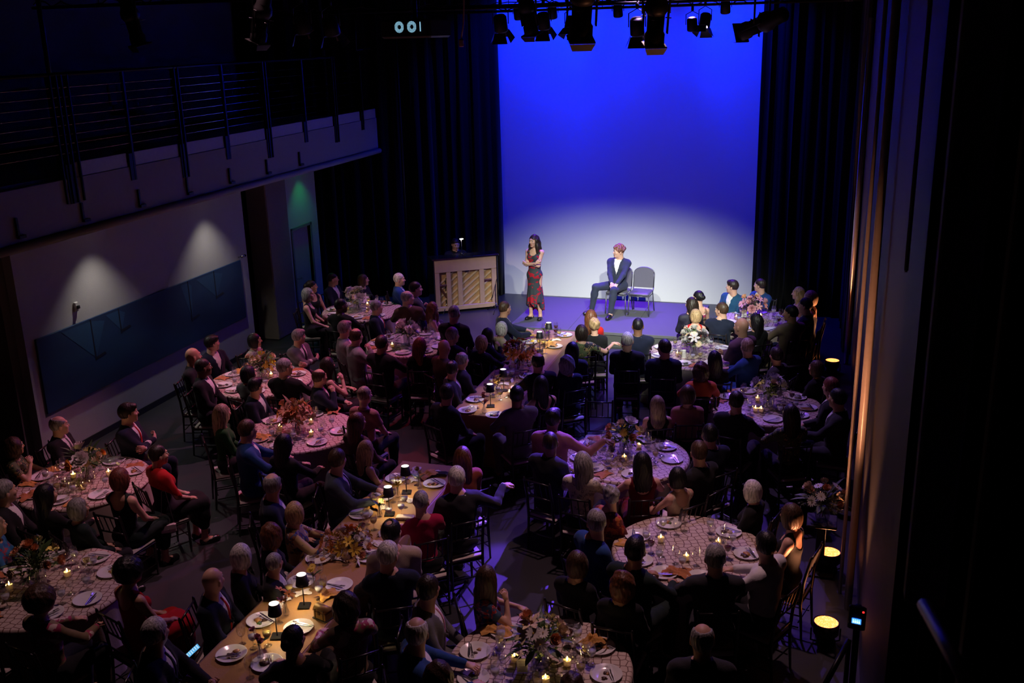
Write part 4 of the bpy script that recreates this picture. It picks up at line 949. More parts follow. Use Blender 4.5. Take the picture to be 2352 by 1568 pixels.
# ------------------------------------------------------------------ tableware
CHINA = mat('white_china', (.78, .77, .76), .18, spec=.6, noise=.02); GLASS = glass_mat('clear_glass', (.95, .96, .97), .3); WAX = bpy.data.materials.new('ivory_wax'); WAX.use_nodes = True
def _wax():
    nt = WAX.node_tree; b = nt.nodes['Principled BSDF']; b.inputs['Base Color'].default_value = (.85, .72, .5, 1); tr = nt.nodes.new('ShaderNodeBsdfTranslucent'); tr.inputs[0].default_value = (.95, .85, .62, 1)
    mx = nt.nodes.new('ShaderNodeMixShader'); mx.inputs[0].default_value = .75; nt.links.new(b.outputs[0], mx.inputs[1]); nt.links.new(tr.outputs[0], mx.inputs[2]); nt.links.new(mx.outputs[0], nt.nodes['Material Output'].inputs[0])
_wax()
FLAME = mat('candle_flame', (1, .7, .3), .5, noise=0, emit=(1.0, .62, .20), estr=26.0)
def rough_mesh(seed, r, h, m):
    rr = random.Random(seed); n = 12; b = MB()
    return b.lathe([(0.001, h), (r*.45, h*.95), (r*.8, h*.6), (r, h*.1), (r*.95, 0)], n, wob=lambda a, i: 1+.22*math.sin(a*3+seed+i)+.12*math.sin(a*5+i*2)).mesh('food', m)
PLATE = MB().lathe([(.0, .006), (.085, .006), (.095, .010), (.132, .021), (.135, .022), (.133, .018), (.095, .005), (.09, .0), (.0, .0)], 36).mesh('dinner_plate', CHINA)
FOODM = [mat('food_dark', (.06, .025, .015), .5, noise=.5, nscale=60), mat('food_gold', (.42, .20, .06), .5, noise=.4, nscale=60), mat('food_green', (.06, .11, .03), .5, noise=.5, nscale=60), mat('food_cream', (.55, .42, .28), .5, noise=.3, nscale=60)]
FOODS = [rough_mesh(i, .028, .018, FOODM[i % 4]) for i in range(6)]
def _glass(prof, n=18): return MB().lathe(prof, n, close=False).mesh('glass_bowl', GLASS)
WINE_B = _glass([(.002, .075), (.022, .082), (.036, .105), (.040, .135), (.036, .170), (.032, .192)]); WINE_S = MB().tube([(0, 0, .004), (0, 0, .078)], [.005, .004], 8).mesh('stem', GLASS); WINE_F = MB().lathe([(0, .006), (.02, .004), (.036, .001), (.036, 0), (0, 0)], 18).mesh('foot', GLASS)
TUMB = _glass([(.0, .004), (.028, .004), (.031, .02), (.036, .10), (.034, .10), (.029, .02), (0, .012)])
LIQ = {c: MB().lathe([(.002, .078), (.020, .084), (.033, .105), (.0375, .128), (0, .128)], 16, close=False).mesh('drink', mat('drink_'+c, col, .08, noise=0)) for c, col in (('red', (.05, .003, .008)), ('water', (.55, .56, .6)), ('white', (.45, .36, .12)))}
FORK = MB().bbox(-.004, .004, -.10, .045, 0, .003, .001).bbox(-.012, .012, .045, .058, 0, .003, .001).bbox(-.012, -.008, .058, .098, .001, .004, .001).bbox(-.005, -.002, .058, .1, .001, .004, .001).bbox(.002, .005, .058, .1, .001, .004, .001).bbox(.008, .012, .058, .098, .001, .004, .001).mesh('fork', STEEL)
KNIFE = MB().bbox(-.006, .006, -.11, -.01, 0, .005, .002).add([(-.008, -.01, .002), (.008, -.01, .002), (.009, .08, .002), (.002, .11, .002), (-.006, .10, .002), (-.008, -.01, .004), (.008, -.01, .004), (.009, .08, .004), (.002, .11, .004), (-.006, .10, .004)], [(4, 3, 2, 1, 0), (5, 6, 7, 8, 9), (0, 1, 6, 5), (1, 2, 7, 6), (2, 3, 8, 7), (3, 4, 9, 8), (4, 0, 5, 9)]).mesh('knife', STEEL)
def napkin_mesh(seed, sx=.13, sy=.09):
    rr = random.Random(seed); n = 14; v = []; f = []
    for i in range(n+1):
        for j in range(n+1):
            x, y = (i/n-.5)*2, (j/n-.5)*2
            z = .012+.018*abs(math.sin(x*3.1+seed)*math.cos(y*2.7+seed*2))+.012*math.sin(x*7+y*5+seed)**2+.006*math.sin(y*11+x*4)
            z *= max(.1, 1.1-.5*(x*x+y*y))
            v.append((x*sx*(1-.15*math.sin(y*4+seed)), y*sy*(1-.2*math.cos(x*3+seed)), max(.002, z)))
    for i in range(n):
        for j in range(n): a = i*(n+1)+j; f.append((a, a+n+1, a+n+2, a+1))
    return np_mesh('napkin', v, f, [None])
NAPS = [napkin_mesh(i) for i in range(3)]
NAPC = [mat('gold_napkin', (.60, .30, .06), .8, sheen=.1), mat('copper_napkin', (.45, .16, .05), .8, sheen=.1), mat('white_napkin', (.65, .6, .56), .8)]
CARD = MB().add([(-.045, -.02, 0), (.045, -.02, 0), (.045, 0, .055), (-.045, 0, .055), (.045, .02, 0), (-.045, .02, 0)], [(0, 1, 2, 3), (3, 2, 4, 5)]).mesh('place_card', mat('card_stock', (.75, .73, .7), .8, noise=.02))
COUNT = {}
def short(tk): return TD[tk]
def plate(x, y, tk, rz, food=2, seed=0, cut=True):
    rr = random.Random(seed); d = short(tk)
    p = inst('dinner_plate', PLATE, None, (x, y, ZTOP+.003), rz)
    what = 'with leftovers' if food else 'scraped clean'
    tag(p, 'white dinner plate %s on the %s' % (what, d), 'plate', 'dinner plates')
    for q in range(food):
        a = rr.uniform(0, 6.28); r = rr.uniform(.01, .06); s = rr.uniform(.6, 1.3)
        inst('food', FOODS[rr.randrange(6)], p, (r*math.cos(a), r*math.sin(a), .006), rr.uniform(0, 6), scale=(s, s, s))
    if cut:
        tag(inst('fork', FORK, None, (x+.03*math.cos(rz), y+.03*math.sin(rz), ZTOP+.026), rot=(.06, 0, rz+.5)), 'steel fork resting on a plate at the '+d, 'fork', 'forks on plates')
        tag(inst('knife', KNIFE, None, (x+.055*math.cos(rz), y+.055*math.sin(rz), ZTOP+.026), rot=(.06, 0, rz+.4)), 'steel knife resting on a plate at the '+d, 'knife', 'knives on plates')
def wine(x, y, tk, liq=None):
    r = empty('wine_glass', (x, y, ZTOP+.002), 0, {None: 'empty clear wine glass on the ', 'red': 'glass of red wine on the ', 'water': 'stemmed glass of water on the ', 'white': 'glass of white wine on the '}[liq]+short(tk), 'glass', 'stemmed glasses on the tables')
    bw = inst('bowl', WINE_B, r); inst('stem', WINE_S, r); inst('foot', WINE_F, r)
    if liq: inst('drink', LIQ[liq], bw)
VOT = MB().lathe([(0, .003), (.030, .003), (.034, .010), (.040, .095), (.0375, .095), (.032, .012), (0, .010)], 20, close=False).mesh('glass_cup', GLASS)
VWAX = MB().lathe([(.0, .012), (.030, .012), (.0335, .060), (.0315, .060), (.028, .022), (0, .020)], 16, close=False).mesh('wax', WAX)
VFLA = MB().lathe([(.0005, .050), (.007, .060), (.0075, .068), (.004, .082), (.0004, .095)], 8, close=False).mesh('flame', FLAME)
VWICK = MB().tube([(0, 0, .020), (0, 0, .054)], .001, 5).mesh('wick', BLACK)
CANDLES = dict(A=[(798, 708), (844, 700), (843, 714)], B=[(901, 794)], C=[(623, 862)], D=[(643, 983), (715, 968), (715, 996)], E=[(169, 1093), (250, 1087), (192, 1118)], F=[(155, 1318), (22, 1348)], G=[(1691, 730), (1747, 727)], H=[(1556, 814)],
               I=[(1740, 917), (1735, 941), (1748, 942)], J=[(1434, 1053), (1404, 1024), (1468, 1024)], K=[(1518, 1239), (1650, 1247), (1576, 1281)], M=[(1182, 1512), (1303, 1522), (1253, 1563)], Q=[(1170, 903)])
BUSY = {k: [] for k in TAB}
for tk, L in CANDLES.items():
    for i, (px, py) in enumerate(L):
        c = atz(px, py, ZTOP+.03); BUSY[tk].append((c[0], c[1], .055))
        r = empty('votive_candle', (c[0], c[1], ZTOP+.002), 0, 'lit votive candle in a glass cup on the '+short(tk), 'candle', 'votive candles')
        inst('glass_cup', VOT, r); wx = inst('wax', VWAX, r); inst('flame', VFLA, wx); inst('wick', VWICK, wx)
        light('candle_light', 'POINT', (0, 0, .058), L_CANDLE, C_CANDLE, r, radius=.010)

# ------------------------------------------------------------------ flowers
def petal_flower(n, ln, wd, cup, curl, layers, col, name, core=None):
    b = MB(); b.smooth = True
    for L in range(layers):
        k = 1-L*.28; m = max(3, n-L)
        for i in range(m):
            a = 2*PI*i/m+L*.5; ca, sa = math.cos(a), math.sin(a); vs = []
            for j, (t, w_) in enumerate(((0, .25), (.35, .9), (.7, 1.0), (1, .25))):
                z = (cup*t+curl*t*t*1.0+L*.12*t)*ln; r = (t*(1-.35*cup)+.05)*ln*k
                for s in (-1, 0, 1): x, y = r, s*wd*w_*k*.5; vs.append((x*ca-y*sa, x*sa+y*ca, z+(abs(s)*.12*ln*(1-t*.4)*cup)))
            b.add(vs, [(q*3+c, q*3+3+c, q*3+4+c, q*3+1+c) for q in range(3) for c in (0, 1)])
    b.cm = 1; b.lathe([(ln*.10, ln*.05), (ln*.09, ln*.22), (.0005, ln*.27)], 8, close=False)
    return b.mesh(name, [mat('petal_'+col, PETC[col], .6, noise=.12, nscale=40), mat('petal_core_'+(core or col), PETC[core or col], .7)])
PETC = dict(white=(.78, .74, .68), cream=(.74, .60, .38), peach=(.75, .38, .20), orange=(.68, .25, .04), yellow=(.72, .50, .05), pink=(.66, .32, .36), silver=(.50, .48, .46), brown=(.22, .10, .03))
FL = {}
def flower(kind, col):
    if (kind, col) not in FL:
        FL[(kind, col)] = petal_flower(7, .045, .042, .75, .1, 3, col, 'rose') if kind == 'rose' else petal_flower(6, .075, .030, .45, -.25, 1, col, 'lily', 'brown') if kind == 'lily' else petal_flower(13, .042, .013, .12, -.05, 1, col, 'daisy', 'yellow') if kind == 'daisy' else petal_flower(9, .055, .04, .6, 0, 4, col, 'dahlia')
    return FL[(kind, col)]
LEAFM = [mat('leaf_green', (.05, .10, .03), .5, noise=.3), mat('leaf_sage', (.13, .16, .10), .6, noise=.2), mat('leaf_dry', (.22, .12, .04), .6, noise=.3), mat('leaf_plum', (.10, .05, .06), .6, noise=.3)]
def _leaf(ln, wd):
    v = []; f = []
    for j, t in enumerate((0, .25, .5, .75, 1)):
        w_ = wd*math.sin(PI*min(1, t*.9+.08)); z = .25*ln*t-.35*ln*t*t
        for s in (-1, 0, 1): v.append((s*w_, t*ln, z+abs(s)*.12*wd))
    for j in range(4):
        for c in (0, 1): f.append((j*3+c, j*3+c+1, j*3+c+4, j*3+c+3))
    return np_mesh('leaf', v, f, [None])
LEAF = [_leaf(.12, .022), _leaf(.15, .013)]
VASE = MB().lathe([(0, .004), (.05, .004), (.058, .02), (.062, .14), (.059, .14), (.055, .02), (0, .012)], 20, close=False).mesh('vase', GLASS)
FOLI = {}
def foliage(seed, R, H, m):
    rr = random.Random(seed); b = MB(); b.smooth = True
    for i in range(46):
        a = rr.uniform(0, 2*PI); e = rr.uniform(-.1, 1.45); L = R*rr.uniform(.65, 1.12); d = Vector((math.cos(e)*math.cos(a), math.cos(e)*math.sin(a), math.sin(e)*H/R)); p0 = Vector((0, 0, -.02)); p1 = p0+d*L
        b.tube([p0, p0+d*L*.5+Vector((0, 0, .01)), p1], [.0018, .0014, .0008], 4, cap=False)
        for q in range(6):
            t = .35+.65*q/5; c = p0+d*L*t; u = d.cross(Vector((rr.uniform(-1, 1), rr.uniform(-1, 1), rr.uniform(-1, 1)))).normalized()*rr.uniform(.018, .034); w_ = (u.cross(d).normalized()*.008); e2 = c+u+d*.02
            b.add([c, c+u*.5+w_, e2, c+u*.5-w_], [(0, 1, 2, 3)])
    return b.mesh('foliage', m)
def bouquet(px, py, tk, seed, R, H, flowers, leaf, label, zbase=ZTOP, vase=True, nleaf=20, pos=None):
    rr = random.Random(seed); c = atz(px, py, zbase) if pos is None else np.array(pos)
    r = empty('floral_centerpiece', (c[0], c[1], zbase+.003), rr.uniform(0, 6), label, 'flowers', 'flower arrangements on the tables')
    zc = .15 if vase else .03
    if vase: r.scale = (1.36,)*3
    if vase: inst('vase', VASE, r)
    b = MB()
    for i in range(9): a = rr.uniform(0, 6.28); b.tube([(.03*math.cos(a+2), .03*math.sin(a+2), .015), (.02*math.cos(a), .02*math.sin(a), zc), (R*.4*math.cos(a), R*.4*math.sin(a), zc+H*.4)], .0025, 5)
    b.obj('stems', LEAFM[0], r)
    fo = inst('foliage', FOLI.setdefault((seed % 4, leaf, R, H), foliage(seed % 4, R, H, LEAFM[leaf])), r, (0, 0, zc)); fo['kind'] = 'stuff'
    for i in range(nleaf):
        a = rr.uniform(0, 6.28); e = rr.uniform(-.3, .9); L = R*rr.uniform(.55, .9)
        inst('leaf', LEAF[i % 2], r, (L*.5*math.cos(a)*math.cos(e), L*.5*math.sin(a)*math.cos(e), zc+.02+L*.5*math.sin(e)*H/R), rot=(e, 0, a-PI/2), scale=rr.uniform(.8, 1.3), mats=[LEAFM[leaf if i % 3 else 0]])
    n = len(flowers); g = (math.sqrt(5)-1)/2
    for i, (kd, col) in enumerate(flowers):
        a = 2*PI*g*i+seed; e = math.asin(min(1, .12+.86*((i*7) % n+.5)/n)); L = R*rr.uniform(.72, .92)
        d = Vector((math.cos(e)*math.cos(a), math.cos(e)*math.sin(a), math.sin(e)*H/R))
        q = d.to_track_quat('Z', 'Y').to_euler(); s = rr.uniform(.85, 1.25)*(1.35 if kd == 'big' else 1)
        inst({'rose': 'rose', 'lily': 'lily', 'daisy': 'daisy', 'big': 'hydrangea'}[kd], flower(kd, col), r, (d.x*L, d.y*L, zc+d.z*L), rot=q, scale=s)
    if tk in BUSY: BUSY[tk].append((c[0], c[1], .13))
    return r
def mixf(*a):
    out = []
    for kd, col, n in a: out += [(kd, col)]*n
    random.Random(len(out)).shuffle(out); return out
bouquet(822, 711, 'A', 1, .17, .16, mixf(('big', 'white', 4), ('rose', 'white', 5), ('daisy', 'cream', 6), ('lily', 'white', 4)), 1, 'white flower centerpiece with pale greenery beside the piano')
bouquet(938, 792, 'B', 2, .17, .17, mixf(('big', 'white', 5), ('rose', 'pink', 3), ('daisy', 'white', 6), ('lily', 'white', 3)), 0, 'white and blush flower centerpiece between piano and long table')
bouquet(603, 868, 'C', 3, .17, .20, mixf(('rose', 'cream', 5), ('lily', 'yellow', 3), ('daisy', 'yellow', 4), ('rose', 'yellow', 2)), 1, 'tall yellow and cream centerpiece under the mural')
bouquet(684, 990, 'D', 4, .19, .19, mixf(('lily', 'peach', 9), ('rose', 'peach', 5), ('lily', 'orange', 5), ('rose', 'cream', 2)), 2, 'orange lily and peach rose centerpiece')
bouquet(205, 1098, 'E', 5, .19, .14, mixf(('big', 'white', 1), ('rose', 'orange', 3), ('daisy', 'cream', 6), ('rose', 'cream', 2)), 0, 'green centerpiece with scattered orange roses')
bouquet(90, 1345, 'F', 6, .19, .24, mixf(('rose', 'peach', 6), ('lily', 'cream', 3), ('rose', 'cream', 3)), 0, 'tall leafy centerpiece with peach roses by the red gown')
bouquet(1728, 733, 'G', 7, .18, .19, mixf(('lily', 'pink', 8), ('rose', 'pink', 5), ('rose', 'peach', 2), ('big', 'pink', 1)), 3, 'pink lily centerpiece beside the stage')
bouquet(1595, 815, 'H', 8, .18, .18, mixf(('big', 'silver', 3), ('rose', 'silver', 4), ('lily', 'silver', 5), ('daisy', 'cream', 4)), 1, 'silvery white centerpiece with greenery')
bouquet(1765, 930, 'I', 9, .18, .18, mixf(('big', 'silver', 4), ('rose', 'cream', 2), ('daisy', 'silver', 6)), 1, 'grey-green centerpiece beside the right wall')
bouquet(1437, 1040, 'J', 10, .18, .19, mixf(('rose', 'cream', 4), ('rose', 'peach', 3), ('daisy', 'yellow', 5), ('big', 'white', 1)), 0, 'cream and green centerpiece before the empty chair')
bouquet(1240, 1530, 'M', 11, .19, .22, mixf(('rose', 'peach', 3), ('lily', 'cream', 4), ('daisy', 'white', 7), ('rose', 'cream', 3)), 0, 'leafy centerpiece with one peach rose and white blossoms')
eb = [o for o in bpy.data.objects if o.get('label') == 'green centerpiece with scattered orange roses'][0]; eb['label'] = 'green centerpiece with one big white rose and orange roses'
q = Matrix.Rotation(-eb.rotation_euler.z, 3, 'Z') @ Vector((.06, -.12, .22)); dq = Matrix.Rotation(-eb.rotation_euler.z, 3, 'Z') @ Vector((.25, -.6, .75))
inst('white_rose', flower('big', 'white'), eb, q, rot=dq.to_track_quat('Z', 'Y').to_euler(), scale=1.7)
# long-table garlands and bud vases
bouquet(800, 1262, 'P', 12, .30, .20, mixf(('lily', 'yellow', 9), ('lily', 'orange', 8), ('daisy', 'white', 9), ('rose', 'white', 4), ('rose', 'peach', 5)), 2, 'low spreading centerpiece of yellow lilies and white daisies', vase=False, nleaf=26)
bouquet(1192, 850, 'Q', 13, .26, .22, mixf(('lily', 'orange', 10), ('lily', 'peach', 5), ('rose', 'orange', 4)), 2, 'rusty orange lily centerpiece on the long table below the stage', nleaf=20)
BUDV = MB().lathe([(0, .003), (.028, .003), (.034, .03), (.018, .08), (.014, .12), (.016, .13), (.013, .12), (.03, .03), (0, .01)], 14, close=False).mesh('bud_vase', GLASS)
for i, (px, py, tk, kd, col, what) in enumerate(((914, 1138, 'P', 'lily', 'yellow', 'yellow lily sprig beside the farthest lamp'), (963, 1118, 'P', 'rose', 'cream', 'single cream rose at the table end'), (872, 1182, 'P', 'daisy', 'yellow', 'yellow sprig beside the white clutch'), (657, 1408, 'P', 'lily', 'orange', 'orange dried lily beside the treasure chest'),
        (598, 1505, 'P', 'rose', 'pink', 'dusty pink rose near the plates with leftovers'), (722, 1345, 'P', 'daisy', 'yellow', 'yellow daisy behind a lamp'), (1226, 802, 'Q', 'daisy', 'yellow', 'yellow sprig at the stage end'), (1252, 775, 'Q', 'daisy', 'yellow', 'yellow sprig between two lamps'), (1142, 900, 'Q', 'lily', 'yellow', 'yellow lily beside two lamps'), (1112, 945, 'Q', 'rose', 'peach', 'peach rose at the near table end'))):
    c = atz(px, py, ZTOP+.02); r = empty('bud_vase', (c[0], c[1], ZTOP+.003), i, 'clear bud vase with '+what, 'vase', 'bud vases on the long tables'); inst('vase', BUDV, r); BUSY[tk].append((c[0], c[1], .05))
    rr = random.Random(i)
    for q in range(3):
        a = rr.uniform(0, 6); x, y, z = .04*math.cos(a), .04*math.sin(a), .17+.04*q
        MB().tube([(0, 0, .02), (x*.2, y*.2, .12), (x, y, z)], .002, 5).obj('stem', LEAFM[0], r); inst(kd, flower(kd, col), r, (x, y, z), rot=(rr.uniform(-.6, .6), rr.uniform(-.6, .6), 0), scale=.85)
        inst('leaf', LEAF[q % 2], r, (0, 0, .12), rot=(.7, 0, a), scale=.9, mats=[LEAFM[2 if kd == 'lily' else 0]])

# ------------------------------------------------------------------ cordless table lamps
LBASE = MB().bbox(-.055, .055, -.055, .055, 0, .012, .004).mesh('base', BLACKM); LSTEM = MB().tube([(0, 0, .012), (0, 0, .27)], .006, 10).mesh('stem', BLACKM)
LSHADE = MB().lathe([(.062, .225), (.046, .335), (.0445, .335), (.060, .226), (.062, .225)], 28, close=False).mesh('shade', mat('black_lamp_shade', (.014, .014, .016), .5))
LTOP = MB().lathe([(0, .334), (.0445, .334)], 24, close=False).mesh('diffuser', mat('lamp_diffuser', (1, .95, .85), .5, noise=0, emit=(1, .90, .74), estr=1.6))
LBULB = MB().lathe([(0, .245), (.018, .25), (.022, .265), (.012, .28), (0, .283)], 14, close=False).mesh('bulb', mat('lamp_bulb', (1, .9, .7), .5, noise=0, emit=(1, .8, .45), estr=14))
for px, py, tk, what in ((934, 1131, 'P', 'at the far end of the treasure chest table'), (895, 1181, 'P', 'beside the magenta jacket'), (699, 1392, 'P', 'beside the treasure chest'), (637, 1462, 'P', 'in front of the bald man with red tie'), (1261, 784, 'Q', 'at the stage end of the long table'), (1240, 806, 'Q', 'before the dark-haired women'), (1157, 897, 'Q', 'behind the man leaning on his hand'), (1127, 933, 'Q', 'near the table end below the stage')):
    c = atz(px, py, ZTOP); r = empty('table_lamp', (c[0], c[1], ZTOP+.003), .3, 'small black cordless lamp '+what, 'lamp', 'cordless table lamps'); BUSY[tk].append((c[0], c[1], .08))
    inst('base', LBASE, r); inst('stem', LSTEM, r); inst('diffuser', LTOP, inst('shade', LSHADE, r)); inst('bulb', LBULB, r)
    light('lamp_light', 'SPOT', (0, 0, .24), L_LAMP, C_LAMP, r, angle=150, blend=.5, radius=.02)

# ------------------------------------------------------------------ place settings
rs = random.Random(11)
def free(tk, x, y, r):
    if any(math.hypot(x-a, y-b) < r+c for a, b, c in BUSY[tk]): return False
    BUSY[tk].append((x, y, r)); return True
for tk in 'ABCDEFGHIJKM':
    c = TAB[tk]; used = []
    seats = sorted(math.atan2(p[1]-c[1], p[0]-c[0]) for p in SEATS[tk])
    allang = list(seats)
    for a in np.linspace(0, 2*PI, 10)[:-1]:
        if all(abs(math.degrees(wrap(math.degrees(a-b)))) > 0 and abs(wrap(math.degrees(a-b))) > 34 for b in allang): allang.append(a)
    for a in allang:
        if any(abs(wrap(math.degrees(a-b))) < 30 for b in used): continue
        used.append(a); x, y = c[0]+.575*math.cos(a), c[1]+.575*math.sin(a)
        if free(tk, x, y, .125): plate(x, y, tk, a, rs.choice((0, 2, 3, 4)), rs.random(), True)
        for da, r_, lq in ((.28, .44, 'water'), (-.26, .40, rs.choice(('red', None, None, 'white'))), (.02, .33, None)):
            gx, gy = c[0]+r_*math.cos(a+da), c[1]+r_*math.sin(a+da)
            if free(tk, gx, gy, .036): wine(gx, gy, tk, lq)
        k = rs.random()
        if k < .35:
            gx, gy = c[0]+.64*math.cos(a+.33), c[1]+.64*math.sin(a+.33)
            if free(tk, gx, gy, .06): tag(inst('napkin', NAPS[rs.randrange(3)], None, (gx, gy, ZTOP+.004), a, scale=.75, mats=[NAPC[1] if k < .22 else NAPC[0]]), ('copper' if k < .22 else 'gold')+' cloth napkin dropped on the '+short(tk), 'napkin', 'cloth napkins')
        elif k < .75:
            gx, gy = c[0]+.36*math.cos(a-.1), c[1]+.36*math.sin(a-.1)
            if free(tk, gx, gy, .045): tag(inst('place_card', CARD, None, (gx, gy, ZTOP+.003), a-PI/2), 'white folded place card on the '+short(tk), 'card', 'place cards')
for tk, L in (('P', ((600, 1427, 3), (532, 1505, 6), (613, 1526, 5), (686, 1444, 0), (692, 1338, 1), (779, 1346, 0), (732, 1284, 2), (849, 1281, 3), (879, 1143, 4), (999, 1113, 4), (829, 1183, 3), (904, 1100, 0))),
              ('Q', ((1092, 919, 3), (1074, 944, 4), (1137, 955, 4), (1214, 787, 1), (1297, 771, 3), (1274, 797, 4), (1213, 866, 5), (1209, 893, 1)))):
    for px, py, fd in L:
        p = atz(px, py, ZTOP); p[0] = min(-4.25, max(-4.75, p[0])); BUSY[tk].append((p[0], p[1], .12)); plate(p[0], p[1], tk, rs.uniform(0, 6), fd, px, True)
    y0, y1 = (6.2, 10.5) if tk == 'P' else (12.6, 16.6)
    for i in range(110):
        x, y = rs.uniform(-4.72, -4.28), rs.uniform(y0, y1)
        if free(tk, x, y, .04):
            k = rs.random()
            if k < .72: wine(x, y, tk, rs.choice(('red', 'water', 'water', 'white', None)))
            elif k < .88: tag(inst('place_card', CARD, None, (x, y, ZTOP+.003), rs.uniform(0, 6)), 'white folded place card on the '+short(tk), 'card', 'place cards')
            else: tag(inst('napkin', NAPS[i % 3], None, (x, y, ZTOP+.004), i, scale=.55, mats=[NAPC[2]]), 'white crumpled napkin on the '+short(tk), 'napkin', 'cloth napkins')
def put(px, py, z=ZTOP): return tuple(atz(px, py, z)+np.array([0, 0, .004]))
for px, py, i, m, s, lab in ((1143, 1450, 0, 0, 1.0, 'gold napkin standing beside the navy floral dress'), (755, 1368, 1, 0, .8, 'yellow-gold napkin beside the dark curly hair'), (854, 1160, 2, 0, 1.2, 'gold napkin before the blue-grey suit'), (560, 852, 1, 0, 1.1, 'gold napkin on the table under the mural'), (598, 1005, 0, 0, 1.0, 'gold napkin held by the blue suit'), (765, 945, 2, 1, 1.0, 'copper napkin standing by the orange lilies'), (75, 1140, 1, 1, 1.1, 'copper napkin by the long straight black hair'), (1262, 793, 2, 0, 1.2, 'gold napkin under the stage-end lamps'), (985, 1092, 1, 0, 1.0, 'gold napkin by the red-haired woman'), (1555, 1317, 0, 1, 1.0, 'copper napkin at the edge of the bouquet-less table')):
    tag(inst('napkin', NAPS[i], None, put(px, py), i, scale=(s, s, s*1.5), mats=[NAPC[m]]), lab, 'napkin')
p = atz(1357, 1488, ZTOP); plate(p[0], p[1], 'M', 1.0, 2, 5, False); tag(inst('napkin', NAPS[1], None, (p[0], p[1]+.02, ZTOP+.03), 1, scale=(.85, .85, 2.2), mats=[NAPC[0]]), 'bunched gold napkin lying on a plate', 'napkin')
# treasure chest box
GOLD = mat('antique_brass', (.32, .19, .06), .45, .3, noise=.4, nscale=30); p = put(743, 1418); r = empty('treasure_chest', p, math.radians(-18), 'small brass treasure chest box on the copper cloth', 'box')
MB().bbox(-.075, .075, -.05, .05, 0, .075, .006).obj('body', GOLD, r)
o = MB(); o.smooth = True; n = 10; vs = []; fs = []
for x in (-.077, .077):
    for k in range(n+1): a = PI*k/n; vs.append((x, .052*math.cos(a), .076+.05*math.sin(a)))
for k in range(n): fs.append((k, k+1, n+2+k, n+1+k))
fs += [tuple(range(n, -1, -1)), tuple(range(n+1, 2*n+2)), (0, n+1, 2*n+1, n)]; o.add(vs, fs); o.obj('lid', GOLD, r)
for x in (-.05, .05): MB().bbox(x-.006, x+.006, -.054, .054, 0, .1, .002).obj('strap', mat('dark_brass', (.10, .06, .02), .4, .5), r)
MB().bbox(-.015, .015, -.058, -.05, .05, .085, .003).obj('latch', mat('dark_brass', (.10, .06, .02), .4, .5), r); MB().bbox(-.085, .085, -.06, .06, -.003, .004, .002).obj('base', BLACK, r)
# handbags, menus, phones
def bag(name, px, py, z, sx, sy, sz, c, lab, rz=0, chain=0, rot=None):
    p = atz(px, py, z); r = empty(name, p, rz, lab, 'handbag')
    if rot: r.rotation_euler = rot
    m = mat('bag_'+name+lab[:6], c, .35, noise=.05); MB().bbox(-sx, sx, -sy, sy, 0, sz, min(sy, sz)*.4).obj('body', m, r)
    MB().add([(-sx, -sy-.003, sz), (sx, -sy-.003, sz), (sx*.9, -sy-.004, sz*.45), (-sx*.9, -sy-.004, sz*.45)], [(0, 1, 2, 3)]).obj('flap', m, r); MB().bbox(-.012, .012, -sy-.01, -sy, sz*.42, sz*.52, .002).obj('clasp', STEEL, r)
    if chain: MB().tube([(-sx*.8, 0, sz), (-.02, .0, sz+chain), (.02, 0, sz+chain), (sx*.8, 0, sz)], .003, 5).obj('chain', STEEL, r)
bag('evening_bag', 388, 1222, .42, .09, .03, .10, (.55, .46, .47), 'pale evening bag hanging by a chain from a chair', math.radians(40), .42)
bag('clutch', 930, 1190, ZTOP+.004, .10, .05, .03, (.62, .55, .48), 'white clutch on the copper cloth beside the magenta jacket', .2)
bag('clutch', 1010, 1090, ZTOP+.004, .10, .05, .03, (.02, .02, .02), 'black clutch on a gold napkin at the long table end', .2)
bag('shoulder_bag', 1310, 1152, .50, .07, .03, .09, (.45, .22, .10), 'small bag with tan strap hanging behind the grey long hair', .3, .3)
def slab(name, px, py, sx, sy, c, lab, cat, rz=0, z=ZTOP+.006, emit=None, tilt=0):
    p = atz(px, py, z); r = empty(name, p, rz, lab, cat); r.rotation_euler = (tilt, 0, rz)
    MB().bbox(-sx, sx, -sy, sy, 0, .009, .003).obj('case', BLACK, r)
    MB().bbox(-sx+.004, sx-.004, -sy+.006, sy-.006, .0085, .0095, .0003).obj('screen', mat('screen_'+lab[:9], c, .15, noise=0, emit=emit, estr=1.0) if emit else mat('screen_'+lab[:9], c, .1, noise=0), r)
    return r
ph = slab('phone', 443, 1497, .037, .075, (.05, .3, .5), 'phone with lit blue screen held by the white-haired man', 'phone', math.radians(-35), .86, (.10, .42, .75), .5)
for k in range(6): MB().bbox(-.028, .028-.008*(k % 3), .05-k*.02, .058-k*.02, .0095, .0102, .0002).obj('text_line', mat('screen_text', (.8, .9, 1), .4, noise=0, emit=(.6, .85, 1), estr=.8), ph)
slab('tablet', 1850, 940, .09, .065, (.30, .17, .06), 'brown leather menu folder near the charcoal sleeve', 'menu', .3)
MB().bbox(-.05, .05, -.004, .004, 0, .15, .002)
